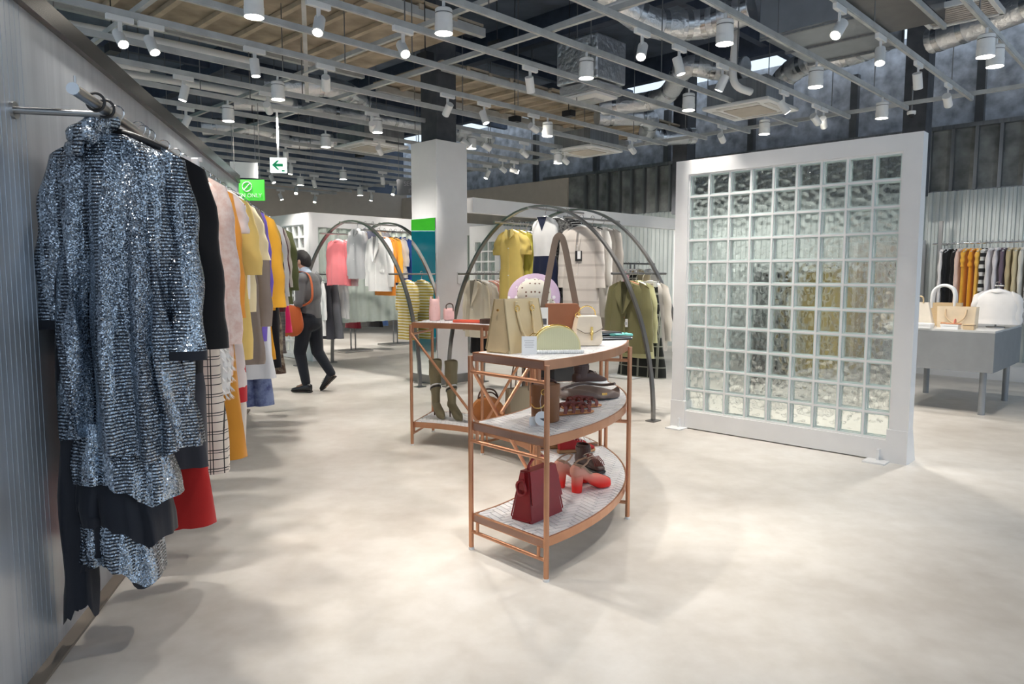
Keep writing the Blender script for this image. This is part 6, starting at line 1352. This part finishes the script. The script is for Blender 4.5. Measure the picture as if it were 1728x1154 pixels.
# shirt on a bust stand at the table's right end
tt = thing('table_hanger_stand', 'dark steel hanger stand on the grey table', 'stand', tb(.12, .62), ROT_ARCH)
MB().cyl((0, 0.03, 0), .09, .012, 20).cyl((0, 0.03, .01), .009, .45, 10).tube([(-.03, 0.03, .455), (.06, 0.03, .455)], .010, 8).build('stem', M_gun, tt, 40)
q = tb(.12, .62); garment('white_tunic', 'white round-neck tunic on the hanger stand of the grey table', 'top', (q[0] + BX.x * .03, q[1] + BX.y * .03, TT + .47), ROT_ARCH, F('f_tunic', (0.84, 0.82, 0.80)), length=.36, w=.205, slen=.32, flare=.02, hang=M_hwhite, drop=.06)
garment_q = tb(.02, 1.05)
# low plinths and white shelf by the back wall
tt = thing('white_plinth', 'low white plinth along the corrugated back wall', 'plinth', ab(2.45, WB - .76, 0), ROT_A); MB().box((0, 0, .10), (1.5, .55, .20)).build('body', M_white, tt); MB().box((0, 0, .205), (1.52, .57, .012)).build('top', M_whitep, tt)
tt = thing('white_plinth', 'low white board on the floor below the wall rail', 'plinth', ab(1.0, WB - .8, 0), ROT_A); MB().box((0, 0, .03), (1.1, .5, .06)).build('body', M_white, tt); MB().box((0, 0, .062), (1.11, .51, .008)).build('top', M_whitep, tt)
tt = thing('white_shelf', 'white open shelf frame with goods beside the wall rail', 'shelf', ab(3.75, WB - .30, 0), ROT_A)
for x in (-.45, .45): MB().box((x, 0, 1.0), (.06, .34, 2.0)).build('side', M_white, tt)
for z in (.25, .9, 1.45, 1.97): MB().box((0, 0, z), (.84, .34, .04)).build('board', M_white, tt)
MB().box((0, .165, 1.0), (.84, .012, 1.96)).build('back_panel', plain('taupe_panel', (0.36, 0.31, 0.27), .8), tt)
for i, (x, z, m_, lab) in enumerate(((-.25, .92, L_brown, 'small brown pouch on the white shelf'), (-.28, 1.47, L_beige, 'small beige pouch on the white shelf'))):
    q = Vector(ab(3.75 + x, WB - .36, z)); o = thing('pouch', lab, 'pouch', q, ROT_ARCH); MB().box((0, 0, .07), (.16, .10, .14), bev=.03).build('body', m_, o, 50); handle(o, [(-.05, 0, .13), (0, 0, .19), (.05, 0, .13)], .005, m_)
# ================================================================ PERSON
def blob(name, caps, balls, voxel, mat, parent, smooth_it=4, label=None):
    mb = MB()
    for p0, p1, r0, r1 in caps:
        p0, p1 = Vector(p0), Vector(p1)
        mb.tube([p0, (p0 + p1) / 2, p1], [r0, (r0 + r1) / 2, r1], 14)
        mb.ball(p0, r0, 14); mb.ball(p1, r1, 14)
    for c, r in balls: mb.ball(c, r, 18)
    me = mb.mesh(name + '_raw', mat); tmp = bpy.data.objects.new(name, me); COL.objects.link(tmp)
    md = tmp.modifiers.new('r', 'REMESH'); md.mode = 'VOXEL'; md.voxel_size = voxel
    sm_ = tmp.modifiers.new('s', 'SMOOTH'); sm_.iterations = smooth_it; sm_.factor = .5
    dg = bpy.context.evaluated_depsgraph_get(); me2 = bpy.data.meshes.new_from_object(tmp.evaluated_get(dg))
    bpy.data.objects.remove(tmp)
    me2.name = name; me2.materials.clear(); me2.materials.append(mat)
    me2.polygons.foreach_set('use_smooth', [True] * len(me2.polygons))
    o = bpy.data.objects.new(name, me2); COL.objects.link(o); o.parent = parent
    if label: o['label'] = label
    return o
PR = math.atan2(.25, -.97) - PI / 2
pe = thing('person', 'person in grey sweater and dark trousers walking past the rails with head bowed', 'person', (-2.53, 8.86, 0), PR)
skin = plain('skin', (0.56, 0.33, 0.23), .55, var=.05)
# local frame: x right, y forward, z up
LH, RH = (-.09, 0, .90), (.09, -.01, .90)
LK, RK = (-.09, .09, .50), (.09, -.05, .50)
LA, RA = (-.09, .01, .10), (.09, -.25, .20)
SHL, SHR = (-.185, .0, 1.40), (.185, .0, 1.40)
EL, ER = (-.235, -.02, 1.12), (.22, .02, 1.12)
WL_, WR_ = (-.15, .19, 1.06), (.13, .22, 1.08)
head = Vector((0, .085, 1.625))
caps = [(LH, LK, .085, .058), (LK, LA, .055, .036), (RH, RK, .085, .058), (RK, RA, .055, .036), ((0, 0, .95), (0, .0, 1.15), .13, .12), ((0, 0, 1.15), (0, -.01, 1.36), .12, .12), (SHL, SHR, .065, .065),
        ((0, .0, 1.40), (0, .06, 1.56), .058, .052), (SHL, EL, .05, .04), (EL, WL_, .038, .026), (SHR, ER, .05, .04), (ER, WR_, .038, .026),
        (LA, (-.09, .13, .05), .035, .03), (RA, (.09, -.15, .07), .035, .03)]
for w_, sx in ((WL_, 1), (WR_, -1)):
    w_ = Vector(w_); fw = Vector((sx * .35, .9, -.12)).normalized(); sd = Vector((.9, -sx * .35, 0)).normalized()
    caps.append((w_, w_ + fw * .07, .026, .030))
    for i in range(4):
        k = w_ + fw * .085 + sd * (-.030 + .020 * i); ln = (.05, .062, .066, .055)[i]
        caps.append((k, k + fw * ln * .6 + Vector((0, 0, -.010)), .0092, .0088)); caps.append((k + fw * ln * .6 + Vector((0, 0, -.010)), k + fw * ln * .85 + Vector((0, 0, -.035)), .0088, .0075))
    th0 = w_ + fw * .03 + sd * sx * .030; caps.append((th0, th0 + fw * .04 + sd * sx * .025 + Vector((0, 0, .01)), .012, .010)); caps.append((th0 + fw * .04 + sd * sx * .025 + Vector((0, 0, .01)), th0 + fw * .07 + sd * sx * .022, .010, .008))
tilt = Matrix.Rotation(r2(-24), 3, 'X')
def hd(v): return tuple(head + tilt @ Vector(v))
balls = [(hd((0, -.012, .03)), (.076, .094, .095)), (hd((0, .025, -.045)), (.058, .068, .075)), (hd((0, .098, -.015)), (.013, .022, .018)), (hd((0, .088, -.06)), (.024, .012, .008)), (hd((-.078, -.005, -.015)), (.012, .020, .032)), (hd((.078, -.005, -.015)), (.012, .020, .032)), (hd((0, .075, -.095)), (.03, .025, .022))]
blob('body', caps, balls, .0085, skin, pe, 3)
ew = plain('eye', (0.03, 0.02, 0.02), .2)
for sx in (-1, 1): MB().ball(hd((sx * .031, .080, .005)), (.011, .006, .006), 8).build('eye', ew, pe, True)
hair = plain('hair', (0.012, 0.010, 0.010), .55, var=.3, scale=60, bmp=.6, bscale=140)
blob('hair', [(hd((0, -.06, -.02)), hd((0, -.062, -.055)), .066, .052)], [(hd((0, -.022, .045)), (.086, .103, .094)), (hd((0, -.055, -.005)), (.080, .072, .09)), (hd((0, .05, .085)), (.06, .045, .032)), (hd((-.066, .01, .03)), (.02, .03, .045)), (hd((.066, .01, .03)), (.02, .03, .045))], .009, hair, pe, 3)
mask = plain('mask', (0.72, 0.74, 0.76), .8)
blob('face_mask', [], [(hd((0, .052, -.058)), (.058, .058, .05))], .008, mask, pe, 3)
for sx in (-1, 1): MB().tube([hd((sx * .056, .06, -.035)), hd((sx * .075, .02, -.012)), hd((sx * .080, -.012, .0))], .0018, 5).build('mask_loop', mask, pe)
knit = fabric('f_greyknit', (0.115, 0.115, 0.118)); darkt = fabric('f_trouser', (0.016, 0.019, 0.026))
blob('sweater', [((0, 0, .955), (0, .0, 1.15), .152, .138), ((0, 0, 1.15), (0, -.01, 1.36), .138, .135), (SHL, SHR, .080, .080), ((0, 0, 1.40), (0, .02, 1.46), .085, .070), (SHL, EL, .068, .056), (EL, (-.172, .130, 1.075), .056, .046), (SHR, ER, .068, .056), (ER, (.15, .16, 1.09), .056, .046)], [((-.0, -.03, 1.25), (.175, .12, .2)), ((0, 0, .98), (.17, .145, .10))], .012, knit, pe, 5)
blob('shirt_collar', [((0, .012, 1.455), (0, .045, 1.515), .068, .064)], [], .008, fabric('f_collar', (0.50, 0.60, 0.72)), pe, 2)
blob('trousers', [((-.05, 0, .93), (.05, 0, .93), .135, .135), (LH, LK, .105, .078), (LK, (-.09, .015, .125), .075, .056), (RH, RK, .105, .078), (RK, (.09, -.235, .225), .075, .056)], [((0, -.035, .88), (.155, .12, .12))], .012, darkt, pe, 4)
for (an, toe, lab, pit) in ((Vector((-.09, .01, 0)), 0, 'front', 0.0), (Vector((.09, -.25, .13)), 0, 'rear', -0.75)):
    M_ = Matrix.Rotation(pit, 3, 'X')
    def S(rows): return [[tuple(an + M_ @ Vector((x, y + .02, z))) for x, y, z in r_] for r_ in rows]
    s_ = MB().loft(S(shoe_rows(smooth_prof([(-.085, .030, .018, .10), (-.05, .038, .018, .115), (0, .040, .018, .105), (.06, .046, .018, .08), (.12, .046, .018, .062), (.165, .034, .018, .05), (.185, .014, .02, .04)], 18))), True, True).build('shoe', L_black, pe, 55)
    MB().loft(S(shoe_rows(smooth_prof([(-.09, .032, 0, .024), (-.05, .040, 0, .024), (.03, .040, .003, .022), (.12, .049, 0, .022), (.17, .036, .004, .022), (.192, .016, .008, .022)], 14))), True, True).build('sole', plain('shoe_sole', (0.02, 0.016, 0.014), .7), s_, 55)
    for i in range(3): MB().tube([tuple(an + M_ @ Vector(q)) for q in ((-.03, .07 + i * .025, .088 - i * .008), (0, .072 + i * .025, .10 - i * .009), (.03, .07 + i * .025, .088 - i * .008))], .003, 5).build('lace', L_black, s_)
# orange shoulder bag carried in front of the hip
ob = thing('orange_shoulder_bag', 'orange fabric shoulder bag worn at the hip of the walking person', 'shoulder bag', (-2.53, 8.86, 0), PR)
og = fabric('f_orangebag', (0.44, 0.10, 0.028))
def rot_rows():
    out = []
    for z, w, d in interp([(.72, .05, .03), (.74, .13, .055), (.82, .175, .075), (.93, .165, .07), (1.04, .14, .05), (1.09, .12, .03)], 14):
        out.append([(-.245 + d * math.sin(q), .12 + w * math.cos(q) + .012 * math.sin(2 * q), z + .012 * math.sin(3 * q)) for q in [2 * PI * k / 22 for k in range(22)]])
    return out
MB().loft(rot_rows(), True, True).build('pouch', og, ob, 60)
MB().tube(interp([(-.245, .20, 1.07), (-.20, .185, 1.20), (-.135, .150, 1.36), (-.11, .085, 1.475), (-.11, .0, 1.495), (-.125, -.09, 1.45), (-.17, -.15, 1.30), (-.215, -.15, 1.14), (-.25, .02, 1.06)], 40), .012, rect=(.006, .038)).build('strap', og, ob)
MB().box((-.25, .13, 1.10), (.05, .16, .025), .1, bev=.008).build('folded_paper', M_card, ob)
